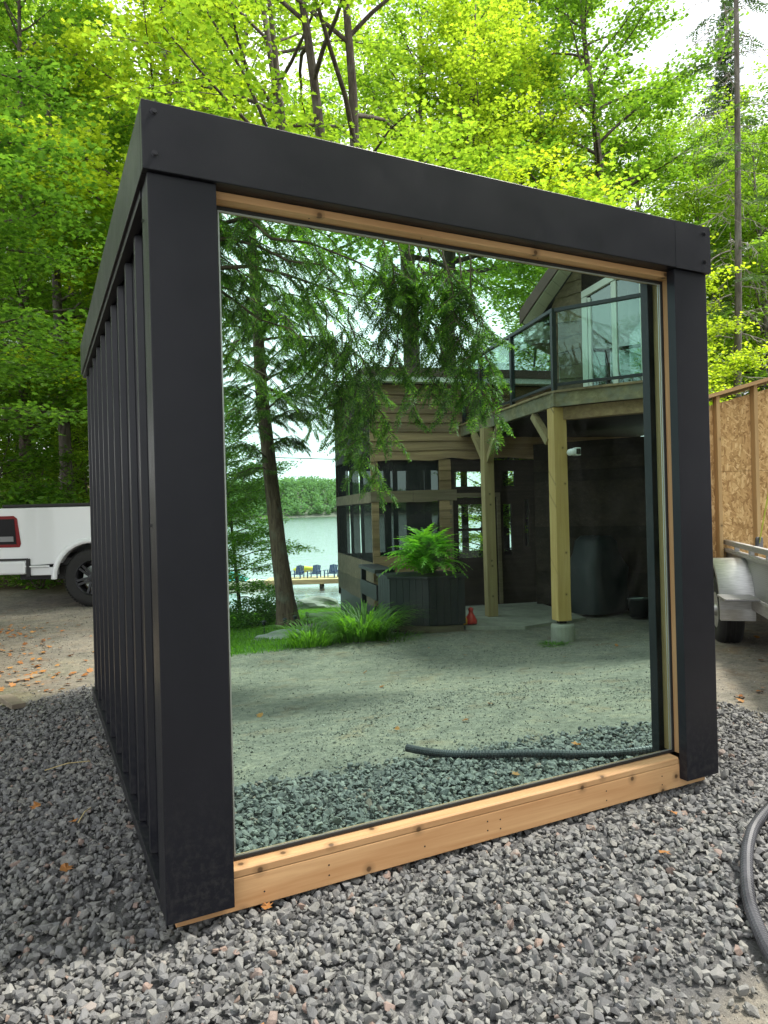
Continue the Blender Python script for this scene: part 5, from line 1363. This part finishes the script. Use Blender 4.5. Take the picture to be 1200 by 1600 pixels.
def lawn_blades():
    r2 = np.random.default_rng(12); n = 60000
    x = r2.uniform(0.5,9.5,n); y = r2.uniform(-20.5,-6.3,n)
    wob = 0.35*vnoise(x*0.8,y*0.8); k = (y+0.10*(x-2.0)+wob*0.5 < -6.5+r2.uniform(-0.3,0.15,n)) & ((x < 4.2) | (y < -12.5))
    x, y = x[k], y[k]; n = len(x); z = ground_z(x,y)
    az = r2.uniform(0,6.28,n); h = r2.uniform(0.04,0.09,n); w_ = r2.uniform(0.006,0.012,n)
    p = np.stack([x,y,z-0.005],1); s = np.stack([np.cos(az),np.sin(az),np.zeros(n)],1)*w_[:,None]
    tip = p+np.stack([r2.normal(0,0.03,n),r2.normal(0,0.03,n),h],1)
    V = np.stack([p-s,p+s,tip],1).reshape(-1,3); return mesh_np('lawn_grass', V, [np.arange(len(V)).reshape(-1,3)])
tag(obj('lawn_grass', lawn_blades(), M['grass_blade']), 'short green lawn sloping down to the lake', 'grass', kind='stuff')
def rock(label, x, y, sx, sy, sz, seed):
    r2 = np.random.default_rng(seed); bm = bmesh.new(); bmesh.ops.create_icosphere(bm, subdivisions=3, radius=1.0)
    for v in bm.verts:
        n_ = v.co.normalized(); v.co = n_*(1+0.16*math.sin(n_.x*3+seed)+0.12*math.sin(n_.y*5+seed*2)+0.10*math.sin(n_.z*7+n_.x*4)); v.co.x *= sx; v.co.y *= sy; v.co.z *= sz
    me = bpy.data.meshes.new('flat_rock'); bm.to_mesh(me); bm.free(); o = obj('flat_rock', me, M['rock']); o.location = (x,y,gz(x,y)+sz*0.1); return tag(o, label, 'rock', 'rocks on the lawn')
x, y = real(432,11.3); rock('flat grey stone lying on the lawn before the leaning hemlock', x, y, 0.50, 0.22, 0.10, 1)
x, y = real(470,11.6); rock('pale stone at the lawn edge beside the arching grass', x, y, 0.30, 0.20, 0.10, 2)
x, y = real(492,22.3); rock('low grey boulder on the lawn crest near the lake', x, y, 0.8, 0.4, 0.35, 3)
x, y = real(503,17.5); rock('small pale rock between the boulder and the porch', x, y, 0.45, 0.25, 0.13, 4)
for j, (u, d, lab) in enumerate(((408,12.2,'path light furthest left on the reflected lawn'),(441,11.6,'path light standing in front of the flat grey stone'),(457,12.6,'path light just right of the hemlock base'),(476,13.2,'path light furthest right on the reflected lawn'))):
    x, y = real(u, d); pl_ = thing('path_light', lab, 'garden light', (x,y,gz(x,y)), 0, 'small path lights on the lawn')
    MB().tube([(0,0,-0.05),(0,0,0.24)], 0.008, 6).build('stake', M['black_trim'], pl_)
    MB().lathe([(0.02,0.24),(0.032,0.25),(0.032,0.29),(0.045,0.295),(0.01,0.32)], 10).build('lamp_head', M['black_trim'], pl_)

# dock with chairs
dx, dy = 12.0, -32.7; da = math.atan2(0.25,1.0)+0.2
dk = thing('boat_dock', 'long pale timber dock on the lake', 'dock', (dx,dy,-2.6), da)
MB().box(-1.7,9.0,-0.9,0.9,0.36,0.44).build('deck', M['dock_wood'], dk)
MB().box(-1.7,9.0,0.902,0.94,0.20,0.43).build('fascia', M['siding'], dk)
for x in (-1.5,1.2,3.9,6.6,8.8):
    for y in (-0.8,0.8): MB().tube([(x,y,-1.2),(x,y,0.35)], 0.07, 8).build('pile', M['siding_dark'], dk)
def chair(lx, lab):
    c, s = math.cos(da), math.sin(da); t = thing('deck_chair', lab, 'chair', (dx+lx*c-0.1*s*0, dy+lx*s, -2.16), da+R(200), 'blue chairs on the dock'); t.scale = (0.85,0.85,0.66)
    mb = MB(); 
    for k in range(4): mb.box(-0.28,0.28,-0.26+k*0.13,-0.15+k*0.13,0.33-k*0.025,0.36-k*0.025)
    mb.build('seat', M['chair_blue'], t)
    for k in range(5): 
        x0 = -0.27+k*0.11; MB().beam((x0+0.05,0.24,0.26),(x0+0.05,0.46,1.0-0.03*abs(k-2)), 0.095, 0.02, (0,1,0)).build('back_slat', M['chair_blue'], t)
    for sg in (-1,1):
        MB().box(sg*0.36-0.06,sg*0.36+0.06,-0.36,0.34,0.55,0.575).build('arm', M['chair_blue'], t)
        MB().box(sg*0.33-0.02,sg*0.33+0.02,-0.32,-0.22,0.0,0.548).build('leg', M['chair_blue'], t)
        MB().box(sg*0.33-0.02,sg*0.33+0.02,0.22,0.30,0.0,0.548).build('leg', M['chair_blue'], t)
for lx, lab in ((-0.1,'leftmost blue chair on the dock'),(0.8,'second blue chair from the left on the dock'),(1.7,'blue chair on the dock next to the porch corner'),(2.5,'blue chair on the dock mostly behind the porch corner')): chair(lx, lab)
ky = MB(); prof = [(-1.5,0.02),(-1.1,0.20),(0,0.30),(1.1,0.20),(1.5,0.02)]
ky.tube([(x,0,0.15) for x,_ in prof], [r for _,r in prof], 10); ky = ky.build('kayak', M['kayak_yellow'], None, True)
c, s = math.cos(da), math.sin(da); ky.location = (dx+0.2*c+0.8*s, dy+0.2*s-0.8*c, -2.15+0.3); ky.rotation_euler = (0,0,da); ky.scale = (0.42,0.5,0.6); tag(ky, 'yellow kayak lying on the dock behind the chairs', 'kayak')
bt = thing('pontoon_boat', 'small pale boat with turquoise cover moored at the dock end', 'boat', (dx-3.6*c, dy-3.6*s, -2.6), da)
mb = MB(); pts = [(-1.6,-0.7),(1.2,-0.7),(1.9,0.0),(1.2,0.7),(-1.6,0.7)]
mb.prism([(x*0.9,y*0.85,-0.15) for x,y in pts],[(x,y,0.42) for x,y in pts]); mb.build('hull', M['boat_hull'], bt, bevel=0.03)
mb = MB(); mb.prism([(-1.5,-0.66,0.425),(0.9,-0.66,0.425),(0.9,0.66,0.425),(-1.5,0.66,0.425)],[(-1.0,-0.15,0.95),(0.2,-0.15,0.85),(0.2,0.15,0.85),(-1.0,0.15,0.95)]); mb.build('cover', M['boat_cover'], bt, bevel=0.02)
# overhead cable between the trees
a, b = seen(340,706,19.0), seen(620,713,19.0); a = a+(a-b)*0.4; b = b+(b-a)*0.35
mb = MB(); mb.tube([tuple(a+(b-a)*t+np.array([0,0,-0.5*t*(1-t)])) for t in np.linspace(0,1,16)], 0.011, 5); tag(mb.build('overhead_cable', M['wire_black']), 'thin dark cable strung across the reflected lake view', 'cable')

# debris on the stone and the drive
leafm = []
for sd_ in range(4):
    r2 = np.random.default_rng(50+sd_); tpl = MAPLE_LEAF*(1+r2.normal(0,0.08,MAPLE_LEAF.shape)); mb = MB()
    mb.add([(x,y,0.25*abs(x)+r2.normal(0,0.06)) for x,y in tpl]+[(0,0,0.05)], [(i,(i+1)%10,10) for i in range(10)]); q = mb.mesh('fallen_leaf'); q.materials.append(M['dead_leaf']); leafm.append(q)
def leaf(x, y, s, lab, k, lift=0.03):
    o = bpy.data.objects.new('fallen_leaf', leafm[k % 4]); col.objects.link(o); o.location = (x,y,gz(x,y)+lift); o.scale = (s,s,s); o.rotation_euler = (0.3*math.sin(k),0.3*math.cos(k*2),k*1.7); tag(o, lab, 'leaf', 'dead leaves on the stone')
for k, (x,y,s,lab) in enumerate(((2.02,-0.12,0.05,'orange leaf on the stone below the right post'),(2.28,-0.55,0.06,'rusty leaf near the hose at the right edge'),(1.72,-0.35,0.045,'brown leaf on the stone between sill and hose'),(-0.26,0.62,0.05,'brown leaf in the cabin shade, lower left'),(-0.22,1.05,0.045,'orange leaf in the cabin shade, halfway along the wall'),(-0.36,1.30,0.05,'curled brown leaf in the shade near the left edge'),(0.15,-0.5,0.045,'small rust leaf low in the foreground stone'),(0.32,0.02,0.04,'dark leaf tucked at the left post foot'))): leaf(x,y,s,lab,k,0.036)
def litter():
    r2 = np.random.default_rng(77); n = 190
    x = np.concatenate([r2.normal(-0.75,0.35,n), r2.normal(-0.35,0.3,60), r2.uniform(2.6,6.0,60), r2.uniform(0.5,6,16)]); y = np.concatenate([r2.uniform(3.5,7.8,n), r2.uniform(3.6,7.5,60), r2.uniform(-0.6,3.5,60), r2.uniform(-5.5,-1.4,16)])
    V, F = leaves_np(np.stack([x,y,ground_z(x,y)+0.018],1), r2.uniform(0.03,0.07,len(x)), MAPLE_LEAF, r2, 0.25, 0.0)
    return mesh_np('leaf_litter', V, [F])
tag(obj('leaf_litter', litter(), M['dead_leaf']), 'dead orange leaves strewn over the dirt drive', 'leaves', kind='stuff')
sw_ = MB().box(-0.045,0.045,-0.15,0.15,0,0.035).build('wood_scrap', M['scrap_wood'], None, bevel=0.003); sw_.location = (-0.52,3.36,gz(-0.52,3.36)+0.035); sw_.rotation_euler = (0.05,0.03,0.35); tag(sw_, 'short scrap of weathered wood on the stone edge at left', 'wood scrap')
bp_ = MB().box(-0.13,0.13,-0.05,0.05,0,0.014).build('wood_scrap', M['scrap_wood'], None, bevel=0.003); bp_.location = (-0.46,4.35,gz(-0.46,4.35)+0.002); bp_.rotation_euler = (0,0,0.6); tag(bp_, 'flat board half buried in the dirt before the truck', 'wood scrap')
for k, (x,y,L,a,lab) in enumerate(((-0.20,1.0,0.16,1.2,'pale straw lying on the shaded stone'),(-0.32,1.75,0.22,0.2,'thin dry grass stalk further back on the shaded stone'))):
    mb = MB(); mb.tube([(x,y,gz(x,y)+0.045),(x+L*math.cos(a)*0.5,y+L*math.sin(a)*0.5,gz(x,y)+0.055),(x+L*math.cos(a),y+L*math.sin(a),gz(x,y)+0.04)], 0.0028, 5); tag(mb.build('straw', M['straw']), lab, 'straw')
